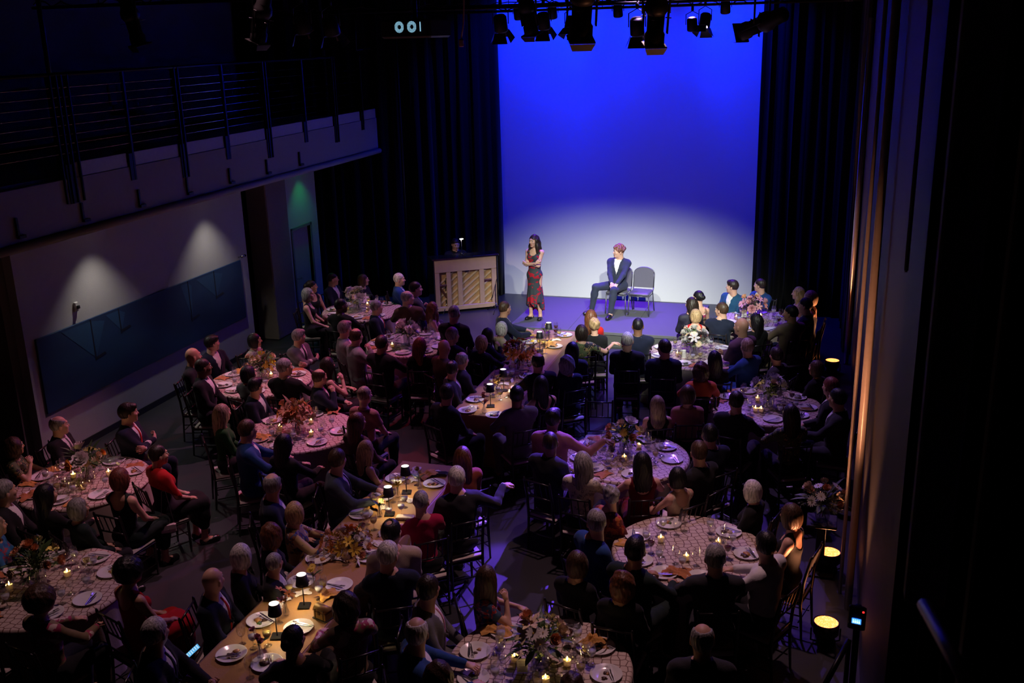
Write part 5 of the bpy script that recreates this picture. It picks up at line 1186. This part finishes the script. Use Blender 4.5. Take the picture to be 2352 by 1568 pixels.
for px, py, tk in ((1200, 1545, 'M'), (1569, 822, 'H'), (1709, 728, 'G'), (1405, 1030, 'J')):
    p = atz(px, py, ZTOP); tag(MB().bbox(-.045, .045, -.003, .003, 0, .14, .001).obj('menu_card', mat('card_stock', (.75, .73, .7), .8, noise=.02), None, (p[0], p[1], ZTOP+.004)), 'upright white menu card on the '+short(tk), 'card', 'upright menu cards').rotation_euler = (.05, 0, .25)
    mc = [x for x in bpy.data.objects if x.name.startswith('menu_card')][-1]
    for k in range(7): MB().box(-.03+.004*(k % 3), .03-.005*(k % 2), -.0036, -.003, .02+k*.015, .0235+k*.015).obj('text_line', mat('menu_ink', (.08, .07, .08), .8, noise=0), mc)
chair(atz(1374, 1010, .45)*V3(1, 1, 0), 172, 'empty black chiavari chair with its back to the blue-lit aisle')
chair(atz(18, 1506, .45)*V3(1, 1, 0), 8, 'empty black chiavari chair with a brown clutch on its ivory cushion')
bag('clutch', 24, 1492, .46, .09, .05, .03, (.16, .10, .08), 'brown clutch lying on an empty chair cushion', .2)

# ------------------------------------------------------------------ on the stage
ZS = .30
p = atz(1230, 732, ZS); sg = person((p[0], p[1], ZS), -172, 'f', 'singer', 'wavy', 'dark', ('D', 'velvetrose'), 'woman singing on stage in black velvet dress with red roses, arms folded', hyaw=15, scale=.965)
MB().tube([(-.085, .085, 1.345), (-.095, .02, 1.47), (-.085, -.05, 1.47)], .005, 6).obj('strap', cloth('black'), sg); MB().tube([(.085, .085, 1.345), (.095, .02, 1.47), (.085, -.05, 1.47)], .005, 6).obj('strap', cloth('black'), sg)
# banquet chairs
VIN = mat('grey_vinyl', (.09, .09, .095), .4, noise=.05); FRM = mat('grey_tube', (.12, .12, .13), .35, .5)
def banquet(px, py, az, label):
    c = atz(px, py, ZS); r = empty('banquet_chair', (c[0], c[1], ZS), math.radians(-az), label, 'chair', 'stacking chairs on the stage')
    b = MB(); b.smooth = True; b.bbox(-.215, .215, -.20, .24, .415, .475, .028).obj('seat', VIN, r)
    b = MB(); n = 12; pts = [(-.20, .50), (-.20, .78)]+[(.20*math.cos(PI-PI*k/n)*1.0, .78+.12*math.sin(PI*k/n)) for k in range(n+1)]+[(.20, .50)]
    lean = lambda z: -.20-.10*(z-.47)/.45
    vs = [(x, lean(z)-.018, z) for x, z in pts]+[(x, lean(z)+.022, z) for x, z in pts]; m = len(pts)
    b.add(vs, [tuple(range(m)), tuple(range(2*m-1, m-1, -1))]+[(i, i+m, (i+1) % m+m, (i+1) % m) for i in range(m)]).obj('backrest', VIN, r)
    MB().tube([(x*1.05, lean(z), z) for x, z in pts], .011, 8).obj('back_frame', FRM, r)
    for s in (-1, 1):
        MB().tube([(s*.20, .20, .43), (s*.215, .22, 0)], .012, 8).obj('leg', FRM, r); MB().tube([(s*.21, -.20, .50), (s*.20, -.17, .42), (s*.215, -.27, 0)], .012, 8).obj('leg', FRM, r)
        MB().tube([(s*.205, .20, .40), (s*.205, -.18, .40)], .010, 6).obj('seat_rail', FRM, r)
    MB().tube([(-.2, .20, .40), (.2, .20, .40)], .010, 6).obj('seat_rail', FRM, r)
    return c
c1 = banquet(1421, 716, -174, 'grey padded stacking chair under the seated performer on stage')
banquet(1472, 719, -177, 'empty grey padded stacking chair on stage')
a = math.radians(-172)
CLO['suitblue'] = (.028, .034, .06)
person((c1[0]+math.sin(a)*.02, c1[1]+math.cos(a)*.02, ZS+.012), -172, 'm', 'actor', 'curls', 'curl', ('S', 'suitblue', 'white', None), 'curly-haired man in dark suit seated on stage, hands clasped', hyaw=48, scale=1.0)

# upright piano, its back to the room
pl, pr = atz(1003, 722, 0), atz(1143, 708, 0); W = float(np.linalg.norm(pr-pl)); th = math.atan2(pr[1]-pl[1], pr[0]-pl[0])
pn = empty('upright_piano', pl, th, 'upright piano seen from its open wooden back', 'piano'); EBON = mat('piano_ebony', (.010, .010, .011), .08, spec=.7, noise=0)
Hh = 1.22
MB().bbox(-.03, -.005, -.01, .60, .06, Hh-.02, .006).obj('side_panel', EBON, pn); MB().bbox(W+.005, W+.03, -.01, .60, .06, Hh-.02, .006).obj('side_panel', EBON, pn)
MB().bbox(-.06, W+.06, -.03, .36, Hh-.02, Hh+.02, .008).obj('lid', EBON, pn); MB().bbox(-.005, W+.005, .32, .36, .12, Hh-.02, .004).obj('front_panel', EBON, pn)
MB().bbox(-.005, W+.005, .36, .60, .60, .66, .006).obj('keybed', EBON, pn)
MB().bbox(.08, W-.08, .44, .58, .66, .675, .002).obj('keys', mat('ivory_keys', (.7, .68, .6), .3), pn)
MB().bbox(0, W, 0, .075, Hh-.30, Hh-.02, .006).obj('top_rail', WOOD, pn); MB().bbox(0, W, 0, .075, .055, .15, .006).obj('bottom_rail', WOOD, pn)
for f0, f1 in ((0, .075), (.185, .255), (.365, .44), (.72, .795), (.92, 1.0)): MB().bbox(f0*W, f1*W, .004, .072, .15, Hh-.30, .006).obj('back_post', WOOD, pn)
SB = mat('spruce_soundboard', (.55, .33, .15), .5, noise=.25, nscale=8); RIB = mat('pale_spruce', (.74, .56, .36), .5, noise=.1)
sbd = MB().bbox(.01, W-.01, .10, .112, .12, Hh-.28, .002).obj('soundboard', SB, pn)
k = 0.0
for i in range(11):
    x0 = -.55+i*.185; x1 = x0+1.05; z0, z1 = .12, .12+1.05*.80
    if x0 < .02: z0 += (.02-x0)*.80; x0 = .02
    if x1 > W-.02: z1 -= (x1-(W-.02))*.80; x1 = W-.02
    if z1 > Hh-.29: x1 -= (z1-(Hh-.29))/.80; z1 = Hh-.29
    if x1-x0 < .08: continue
    dx, dz = .8*.014/1.28*1.2, 1.0*.014/1.28*1.2
    MB().add([(x0-dx, .10, z0+dz), (x0+dx, .10, z0-dz), (x1+dx, .10, z1-dz), (x1-dx, .10, z1+dz), (x0-dx, .078, z0+dz), (x0+dx, .078, z0-dz), (x1+dx, .078, z1-dz), (x1-dx, .078, z1+dz)], [(3, 2, 1, 0), (4, 5, 6, 7), (0, 1, 5, 4), (1, 2, 6, 5), (2, 3, 7, 6), (3, 0, 4, 7)]).obj('rib', RIB, sbd)
DW = mat('walnut_wood', (.14, .06, .03), .5); MB().bbox(.075*W, .185*W, -.01, .03, .62, .65, .005).obj('handle', DW, pn); MB().bbox(.795*W, .92*W, -.01, .03, .66, .69, .005).obj('handle', DW, pn)
MB().tube([(.08*W, .05, .58), (.19*W, .05, .34)], .025, 4).obj('brace', DW, pn); MB().bbox(.49*W, .55*W, -.006, .0, Hh-.32, Hh-.295, .002).obj('maker_plate', BLACKM, pn)
for x in (.05, W-.05):
    for y in (.06, .52): MB().lathe([(.0, .0), (.025, 0), (.025, .03), (.012, .055), (.0, .058)], 12, (x, y, 0)).obj('caster', BLACKM, pn)
def pl2w(x, y, z): return Matrix.Translation(pl) @ Matrix.Rotation(th, 4, 'Z') @ Vector((x, y, z))
for Yp in np.linspace(20.4, 22, 60):
    h = aty(1047, 577, Yp); _l = (Matrix.Rotation(-th, 3, 'Z') @ (Vector(h)-Vector(pl)))
    if _l.y > .98: break
hp = Vector((h[0], h[1], 0)); azp = azim(np.array(pl2w(W*.5, 0, 0)-pl2w(W*.5, 1, 0)))
person((hp.x, hp.y, 0.06), azp, 'm', 'table', 'short', 'dark', S('black', None, 'black'), 'pianist in black behind the upright piano', hyaw=0, tilt=-12)
b = empty('piano_bench', (hp.x, hp.y, 0), math.radians(-azp), 'black piano bench behind the upright piano', 'bench'); MB().bbox(-.3, .3, -.17, .17, .44, .50, .02).obj('seat', BLACK, b)
for sx in (-.26, .26):
    for sy in (-.13, .13): MB().tube([(sx, sy, 0), (sx, sy, .45)], .018, 8).obj('leg', BLACK, b)
q = pl2w(W*.50, .30, Hh+.02); r = empty('piano_lamp', q, th, 'small lit clip lamp above the pianist', 'lamp')
MB().lathe([(0, 0), (.05, 0), (.05, .012), (0, .014)], 16).obj('base', BLACKM, r); MB().tube([(0, 0, .01), (0, .02, .20), (.0, .02, .33)], .006, 8).obj('stem', STEEL, r); MB().lathe([(0, .335), (.04, .335), (.045, .325), (.03, .318), (0, .318)], 18).obj('lamp_head', mat('lamp_head_glow', (1, .95, .85), .4, noise=0, emit=(1, .93, .78), estr=5), r)
light('piano_lamp_light', 'SPOT', (0, .02, .31), 5.0, (1, .86, .62), r, angle=130, blend=.5, radius=.02)
# microphones on stands
def mic(px, py, az, low, label):
    c = atz(px, py, 0); r = empty('microphone_stand', c, math.radians(-az), label, 'microphone', None)
    for k in range(3): a_ = k*2*PI/3; MB().tube([(0, 0, .16), (.27*math.cos(a_), .27*math.sin(a_), .012)], .008, 6).obj('leg', BLACKM, r)
    top = .62 if low else .74
    MB().tube([(0, 0, .10), (0, 0, top)], .010, 8).obj('pole', BLACKM, r); MB().lathe([(.02, 0), (.022, .05), (.012, .06)], 10, (0, 0, .14)).obj('clutch_collar', STEEL, r)
    e = (0, .24, top-.30 if low else top-.10); MB().tube([(0, -.10, top+.14 if low else top+.05), e], .007, 8).obj('boom', BLACKM, r)
    d = (Vector(e)-Vector((0, 0, top))).normalized(); MB().tube([Vector(e), Vector(e)+d*.10], [.010, .013], 10).obj('handle', BLACK, r); MB().tube([Vector(e)+d*.10, Vector(e)+d*.13, Vector(e)+d*.155], [.018, .022, .012], 12).obj('grille', STEEL, r)
mic(1026, 717, th*180/PI*-1-0, False, 'microphone on a short stand aimed at the left of the piano back'); mic(1140, 716, -35, True, 'microphone on a boom stand before the right end of the piano')

# ------------------------------------------------------------------ lighting rig
BODY = mat('fixture_black', (.022, .020, .022), .45, .2); LENSM = mat('fixture_lens', (.05, .05, .06), .05, spec=.8)
def pipe(y, z, x0, x1, label):
    r = empty('lighting_pipe', (x0, y, z), 0, label, 'pipe', None); MB().tube([(0, 0, 0), (x1-x0, 0, 0)], .024, 10).obj('pipe', BLACKM, r)
    rr = random.Random(int(y*10)); b = MB(); pts = []
    for k in range(int((x1-x0)/.12)): pts.append((k*.12, rr.uniform(-.03, .03), .05+rr.uniform(-.07, .05)))
    b.tube(pts, .009, 5).obj('cable', BLACK, r)
    for k in range(5):
        x = (k+.5)*(x1-x0)/5; MB().tube([(x, 0, 0), (x, 0, ZT-z)], .006, 5).obj('hanger', BLACK, r)
def ellipsoidal(pos, aim, label, scale=1.0, energy=0, col=(1, 1, 1), angle=30, blend=.3, cat='stage light', tgt=None, top=.35):
    """profile spotlight: housing, barrel, colour frame, yoke and clamp; pos is its lens end"""
    P, A = Vector(pos), Vector(aim); d = (A-P).normalized(); q = d.to_track_quat('Z', 'Y').to_matrix().to_4x4()
    r = empty('stage_light', P, 0, label, cat, 'profile spotlights on the rig'); r.matrix_world = Matrix.Translation(P) @ q @ Matrix.Scale(scale, 4)
    MB().lathe([(.0, -.56), (.05, -.56), (.07, -.54), (.075, -.40), (.095, -.36), (.10, -.30), (.075, -.26)], 18).obj('lamp_housing', BODY, r)
    MB().lathe([(.075, -.27), (.072, -.12), (.085, -.10), (.085, -.02), (.08, 0), (.07, -.01)], 18).obj('barrel', BODY, r); br = [x for x in r.children if x.name.startswith('barrel')][0]
    MB().bbox(-.095, .095, -.095, .095, -.015, .0, .003).add([(-.095, -.095, 0), (.095, -.095, 0), (.07, -.07, .06), (-.07, -.07, .06)], [(0, 1, 2, 3)]).obj('colour_frame', BODY, br)
    MB().lathe([(0, .002), (.068, .002)], 18, close=False).obj('lens', LENSM, br)
    for s in (-1, 1): MB().bbox(s*.105-.006, s*.105+.006, -.02, .02, -.34, -.10, .003).obj('shutter_rail', BODY, r)
    for k in range(4): a_ = k*PI/2+.4; MB().bbox(-.012, .012, .08, .13, -.245, -.240, .001, Matrix.Rotation(a_, 4, 'Z')).obj('shutter', STEEL, r)
    up = q.inverted() @ Vector((0, 0, 1, 0)); up = Vector((up[0], up[1], up[2])); c = Vector((0, 0, -.27)); side = Vector((1, 0, 0)); b = MB()
    b.tube([c+side*.115, c+side*.115+up*top*.8, c+up*top, c-side*.115+up*top*.8, c-side*.115], .010, 6).obj('yoke', BODY, r); yk = [x for x in r.children if x.name.startswith('yoke')][0]; MB().tube([c+up*top, c+up*(top+.10)], .03, 8).obj('clamp', BODY, yk); MB().tube([c+up*(top+.1), c+up*((ZT-P.z)/scale-.28)], .012, 6).obj('drop_pipe', BODY, r)
    if energy:
        light(beam_name(label, P), 'SPOT', (0, 0, .22), energy, col, r, angle=angle, blend=blend, radius=.05).rotation_euler = (PI, 0, 0)
    return r
def fresnel(pos, aim, label, scale=1.0, energy=0, col=(1, 1, 1), angle=60, glow=None, doors=True, group='wash lights on the rig'):
    P, A = Vector(pos), Vector(aim); d = (A-P).normalized(); q = d.to_track_quat('Z', 'Y').to_matrix().to_4x4()
    r = empty('wash_light', P, 0, label, 'stage light', group); r.matrix_world = Matrix.Translation(P) @ q @ Matrix.Scale(scale, 4)
    MB().lathe([(0, -.26), (.08, -.26), (.105, -.23), (.11, -.02), (.10, 0), (.095, -.02)], 20).obj('housing', BODY, r)
    MB().lathe([(0, -.01), (.095, -.012)], 20, close=False).obj('lens', mat('lens_lit_%s' % glow, (1, 1, 1), .4, noise=0, emit=GLOWC[glow], estr=4.0) if glow else LENSM, r)
    if doors:
        for k in range(4):
            m_ = Matrix.Rotation(k*PI/2, 4, 'Z'); vs = [(-.09, .10, 0), (.09, .10, 0), (.13, .17, .15), (-.13, .17, .15), (-.09, .103, 0), (.09, .103, 0), (.13, .173, .15), (-.13, .173, .15)]
            MB().add([m_ @ Vector(v) for v in vs], [(0, 1, 2, 3), (7, 6, 5, 4), (0, 4, 5, 1), (3, 2, 6, 7), (1, 5, 6, 2), (0, 3, 7, 4)]).obj('barn_door', BODY, r)
    up = q.inverted() @ Vector((0, 0, 1, 0)); up = Vector(up[:3]); c = Vector((0, 0, -.12)); s = Vector((1, 0, 0))
    MB().tube([c+s*.13, c+s*.13+up*.2, c+up*.27, c-s*.13+up*.2, c-s*.13], .009, 6).obj('yoke', BODY, r); MB().tube([c+up*.27, c+up*.36], .028, 8).obj('clamp', BODY, r); MB().tube([c+up*.36, c+up*((ZT-P.z)/scale-.15)], .012, 6).obj('drop_pipe', BODY, r)
    if energy: light(beam_name(label, P), 'SPOT', (0, 0, .01), energy, col, r, angle=angle, blend=.7, radius=.09).rotation_euler = (PI, 0, 0)
    return r
GLOWC = dict(violet=(.75, .55, 1), blue=(.05, .15, 1), white=(1, .97, .95), red=(1, .2, .4))
def dn(p, dx=0, dy=0): return (p[0]+dx, p[1]+dy, p[2]-1)
# fixtures that show against the backdrop
p = aty(1334, 92, 8.2); ellipsoidal(p, dn(p, -.12, .30), 'black profile spotlight hanging large before the middle of the backdrop', 1.1)
p = aty(592, 98, 9.6); ellipsoidal(p, dn(p, -.35, .10), 'black profile spotlight hanging just above the balcony rail', 1.0)
p = aty(1502, 105, 9.4); ellipsoidal(p, dn(p, -.10, .25), 'black profile spotlight hanging lowest against the blue backdrop', 1.05)
p = aty(1700, 76, 14.4); ellipsoidal(p, (p[0]-.9, p[1]+.6, p[2]-.35), 'black profile spotlight at the right curtain top', 1.35)
p = aty(1222, 80, 14.6); ellipsoidal(p, dn(p, .1, .3), 'black profile spotlight beside the large middle one', 1.25)
p = aty(322, 104, 9.6); ellipsoidal(p, dn(p, .1, .2), 'black profile spotlight hanging over the balcony', 1.0)
for px, py, Y, lab in ((700, 75, 12.2, 'black wash light nearest the dark wall panel'), (765, 80, 12.6, 'black wash light beside the projector'), (1152, 72, 15.4, 'black wash light above the left backdrop edge'), (1250, 66, 16.0, 'black wash light with open barn doors left of centre pipe'), (1464, 80, 15.2, 'black wash light with white lens glint'),
                       (1420, 38, 18.6, 'small black flood box high on the far pipe'), (1590, 70, 17.5, 'narrow black wash light beside the lit flood'), (1666, 30, 18.6, 'small black flood box near the right pipe end'), (1270, 42, 18.6, 'small black flood box left of the lit flood'), (1192, 44, 18.6, 'small black flood box above the backdrop corner')):
    p = aty(px, py, Y); fresnel(p, dn(p, .0, .35), lab, .8 if Y > 17 else .95, doors=Y < 17)
for px, py, lab in ((1617, 62, 'lit violet-white flood lamp above the backdrop'), (1308, 68, 'lit violet flood lamp beside the large middle spotlight')):
    p = aty(px, py, 19.4); fresnel(p, (p[0]-.1, p[1]-.35, p[2]-1), lab, .95, L_TOP*.10, C_TOP, 90, 'violet')
p = aty(1060, 108, 13.5); r = empty('rig_handset', p, 0, 'small tan clamp hanging in front of the left curtain', 'clamp'); MB().bbox(-.03, .03, -.03, .03, 0, .10, .01).obj('block', mat('tan_plastic', (.40, .22, .15), .5), r); MB().tube([(0, 0, .1), (.04, 0, .3), (.06, 0, .6), (.05, 0, ZT-float(p[2]))], .012, 6).obj('cable', mat('tan_plastic', (.40, .22, .15), .5), r)
pipe(12.45, float(aty(1300, -30, 12.45)[2]), -11, .3, 'front lighting pipe carrying the largest spotlights'); pipe(15.3, float(aty(1300, 12, 15.3)[2]), -9.5, .3, 'middle lighting pipe across the room'); pipe(18.9, float(aty(1400, 18, 18.9)[2]), -8.6, .3, 'far lighting pipe tangled with cables'); pipe(19.6, float(aty(1400, 4, 19.6)[2]), -8.2, .2, 'upstage lighting pipe nearest the backdrop')
# fixtures above the picture that light the place
for k in range(5):
    x = -6.6+k*1.15; fresnel((x, 20.55, 7.35), (x, 22.0, 3.6), 'blue cyclorama flood number %s along the upstage pipe' % 'one two three four five'.split()[k], 1.0, L_CYC, C_CYC, 104, 'blue', False, 'cyclorama floods')
for k, (tx, lab) in enumerate(((-5.1, 'profile spotlight aimed at the singer'), (-3.2, 'profile spotlight aimed at the stage chairs'), (-4.1, 'profile spotlight aimed at the stage centre'))):
    ellipsoidal((-2.3+k*1.0, 9.0, 7.35), (tx, 20.6, -.75), lab, 1.0, L_FRONT, C_FRONT, 28, 1.0)
for x, tx, lab in ((-5.2, -5.0, 'violet down-light over the singer'), (-3.2, -3.3, 'violet down-light over the seated performer')):
    fresnel((x, 20.85, 6.95), (tx, 19.0, .3), lab, 1.0, L_TOP, C_TOP, 50, 'violet')
for P_, A_, lab, e, c_, an in (((-6.5, 14.2, 7.35), (-7.4, 11.4, .8), 'pink wash light over the left tables', L_PINK, C_PINK, 52), ((-6.8, 18.9, 6.9), (-7.6, 12, .4), 'red wash light at the stage side of the left tables', L_RED, C_RED, 36),
        ((-5.6, 9.4, 7.35), (-6.6, 7.4, .8), 'rose wash light over the long table', L_NEAR, C_NEAR, 58), ((-2.6, 15.6, 7.35), (-2.1, 13.4, .8), 'violet wash light over the right tables', L_VIO, C_VIO, 62),
        ((-1.9, 10.6, 7.35), (-1.9, 8.6, .8), 'rose wash light over the bouquet-less table', L_NEAR*1.6, C_NEAR, 56), ((-2.6, 19.1, 6.95), (-3.1, 10.8, .0), 'blue-violet back light aimed down the aisle', L_BACK, C_BACK, 44), ((-6.6, 18.2, 7.3), (-7.3, 16.5, .8), 'pink wash light over the piano-side tables', L_PINK*.7, C_PINK, 46)):
    fresnel(P_, A_, lab, 1.0, e, c_, an, None)
ellipsoidal((-8.3, 9.5, 7.4), (-7.5, 20.3, .55), 'profile spotlight aimed at the piano back', 1.0, 900, (1.0, .72, .66), 13, .5)
ellipsoidal((-3.0, 19.0, 7.2), (-3.3, 8.9, 0), 'profile spotlight with blue-violet beam down the near aisle', 1.0, 17000, (.17, .06, 1.0), 9.5, .35)
ellipsoidal((-2.2, 19.0, 7.2), (-3.0, 13.3, 0), 'profile spotlight with blue beam on the aisle below the stage', 1.0, 2600, (.10, .12, 1.0), 14, .4)

# projector
p = aty(955, 66, 11.0); r = empty('projector', p, math.radians(-8), 'large ceiling projector with two lit round fan grilles', 'projector'); CASE = mat('projector_case', (.055, .045, .048), .5)
MB().bbox(-.34, .30, -.20, .28, -.10, .10, .02).obj('case', CASE, r)
GR = mat('fan_glow', (.5, .8, 1), .5, noise=0, emit=(.36, .72, .95), estr=.9)
for x in (-.09, .07):
    MB().lathe([(.022, 0), (.062, 0)], 28, close=False, mat=Matrix.Translation((x, -.203, .02)) @ Matrix.Rotation(PI/2, 4, 'X')).obj('fan_glow', GR, r)
    b = MB()
    for k in range(-5, 6): b.box(x-.064, x+.064, -.207, -.205, .02+k*.0115-.0016, .02+k*.0115+.0016).box(x+k*.0115-.0012, x+k*.0115+.0012, -.208, -.206, .02-.064, .02+.064)
    b.obj('grille', BLACK, r)
    MB().lathe([(.062, 0), (.07, 0), (.07, .008), (.062, .008)], 24, close=False, mat=Matrix.Translation((x, -.203, .02)) @ Matrix.Rotation(PI/2, 4, 'X')).obj('grille_ring', BLACK, r)
MB().box(.172, .180, -.206, -.201, -.03, .07).obj('light_slot', GR, r)
MB().tube([(0, 0, .08), (0, 0, ZT-float(p[2]))], .025, 8).obj('mount_pole', BLACKM, r); MB().lathe([(.05, 0), (.06, .10), (.055, .10)], 18, (-.15, .28, -.02)).obj('lens_ring', BLACKM, r)
r = empty('control_panel', (-12.33, 22.6, 6.30), 0, 'dark panel on the upper wall behind the rig', 'panel'); MB().bbox(0, .03, -.95, .95, -.36, .36, .01).obj('panel', mat('dark_wall_panel', (.05, .05, .05), .7), r); MB().bbox(0, .035, .65, .70, -.5, .5, .01).obj('frame', BLACKM, r)
# silhouettes on the balcony
r = empty('drafting_stool', (-10.4, atx(290, 250, -10.4)[1], 4.22), .4, 'dark stool left behind the balcony railing', 'stool'); MB().bbox(-.2, .2, -.2, .2, .58, .64, .03).obj('seat', BLACK, r); MB().bbox(-.2, -.16, -.18, .18, .72, 1.05, .02).obj('backrest', BLACK, r); MB().tube([(0, 0, .08), (0, 0, .6)], .03, 8).obj('post', BLACKM, r); MB().tube([(-.18, 0, .6), (-.2, 0, .8)], .015, 6).obj('bracket', BLACKM, r)
for k in range(5): a_ = k*2*PI/5; MB().tube([(0, 0, .09), (.28*math.cos(a_), .28*math.sin(a_), .03)], .015, 6).obj('foot', BLACKM, r)
r = empty('balcony_column', (-10.2, atx(118, 200, -10.2)[1], 4.22), 0, 'thin dark pipe rising behind the balcony railing', 'pipe'); MB().tube([(0, 0, 0), (0, 0, ZT-4.22)], .035, 10).obj('pipe', BLACKM, r); MB().lathe([(.09, 0), (.09, .02)], 14).obj('base', BLACKM, r)

# ------------------------------------------------------------------ floor uplights and the right side
LEDM = ramp_mat('led_array', 'ShaderNodeTexVoronoi', [(0, (1, 1, 1)), (.75, (0, 0, 0))], 62., .5, out='Distance', interp='LINEAR')
_n = LEDM.node_tree; _b = _n.nodes['Principled BSDF']; _cr = [x for x in _n.nodes if x.type == 'VALTORGB'][0]; _b.inputs['Emission Strength'].default_value = 5.0
_cr.color_ramp.elements[0].color = (1.0, .74, .42, 1); _cr.color_ramp.elements[1].color = (.7, .16, .03, 1); _n.links.new(_cr.outputs[0], _b.inputs['Emission Color'])
for px, py, lab in ((1912, 827, 'orange LED floor uplight by the far aluminium post'), (1905, 1267, 'orange LED floor uplight beside the black tank dress'), (1898, 1428, 'orange LED floor uplight by the stair drape')):
    c = atz(px, py, .23); r = empty('floor_uplight', (c[0], c[1], 0), .2, lab, 'uplight', 'orange floor uplights')
    MB().lathe([(.0, .06), (.07, .06), (.10, .09), (.125, .12), (.125, .235), (.115, .235), (.115, .225)], 24).obj('housing', BODY, r); MB().lathe([(0, .228), (.115, .228)], 24, close=False).obj('led_lens', LEDM, r)
    MB().tube([(.14, 0, .16), (.14, .0, .03), (.08, 0, .012), (-.08, 0, .012), (-.14, 0, .03), (-.14, 0, .16)], .009, 6).obj('yoke', BODY, r); MB().bbox(-.09, .09, -.07, .07, 0, .06, .01).obj('base', BODY, r)
    light('uplight_beam', 'SPOT', (0, 0, .25), L_PAR*10, C_PAR, r, angle=64, blend=.6, radius=.1).rotation_euler = (PI, math.radians(-7), 0)
c = atz(1888, 1196, .62); r = empty('pedestal', (c[0], c[1], 0), 0, 'slim black pedestal under the flowers by the right wall', 'pedestal'); MB().bbox(-.16, .16, -.16, .16, .60, .63, .006).obj('top', BLACK, r); MB().bbox(-.05, .05, -.05, .05, .02, .60, .006).obj('post', BLACK, r); MB().bbox(-.15, .15, -.15, .15, 0, .02, .004).obj('base', BLACK, r)
bouquet(0, 0, '-', 15, .20, .20, mixf(('rose', 'peach', 4), ('daisy', 'white', 8), ('rose', 'cream', 3)), 1, 'white and peach flower arrangement on the pedestal by the right wall', zbase=.63, pos=(c[0], c[1], .63))
p = aty(1967, 1427, 5.6); r = empty('dimmer_unit', p, math.radians(-8), 'small control box with glowing blue display on the right wall', 'control box'); MB().bbox(-.05, .05, 0, .04, -.06, .09, .008).obj('case', BODY, r); MB().tube([(0, .05, .08), (0, .05, -float(p[2]))], .02, 8).obj('stand', BODY, r); MB().bbox(-.026, .026, -.003, 0, -.014, .020, .001).obj('display', mat('blue_display', (.1, .4, 1), .4, noise=0, emit=(.05, .30, 1.0), estr=1.6), r)
b = MB()
for k in range(4): b.box(-.02+k*.011, -.013+k*.011, -.005, -.003, -.008, .004).box(-.02+k*.011, -.016+k*.011, -.005, -.003, .008, .014)
b.obj('digits', mat('display_text', (.7, .9, 1), .4, noise=0, emit=(.7, .9, 1), estr=1.5), r)
MB().lathe([(0, 0), (.006, 0), (.004, .004)], 8, mat=Matrix.Translation((.035, 0, .07)) @ Matrix.Rotation(PI/2, 4, 'X')).obj('red_led', mat('red_led', (1, .02, .02), .4, noise=0, emit=(1, .02, .02), estr=3), r)
a_, b_ = aty(2122, 1388, 3.0), aty(2240, 1600, 2.45); r = empty('stair_handrail', a_, 0, 'metal stair handrail in the dark beside the right wall', 'handrail')
MB().tube([(0, 0, 0), tuple(b_-a_)], .021, 12).obj('rail', mat('rail_steel', (.55, .55, .55), .4, .3), r); MB().tube([tuple((b_-a_)*.5), tuple((b_-a_)*.5+V3(0.05, .0, -1.0))], .016, 8).obj('post', BLACKM, r)
a_, b_ = aty(1950, 1470, 7.0), aty(1880, 1600, 6.6); r = empty('stair_rail', a_, 0, 'thin dark stair rail at the foot of the right wall', 'handrail'); MB().tube([(0, 0, 0), tuple(b_-a_)], .022, 8).obj('rail', BLACKM, r); MB().tube([(0, 0, 0), (0, 0, -float(a_[2]))], .018, 8).obj('post', BLACKM, r)
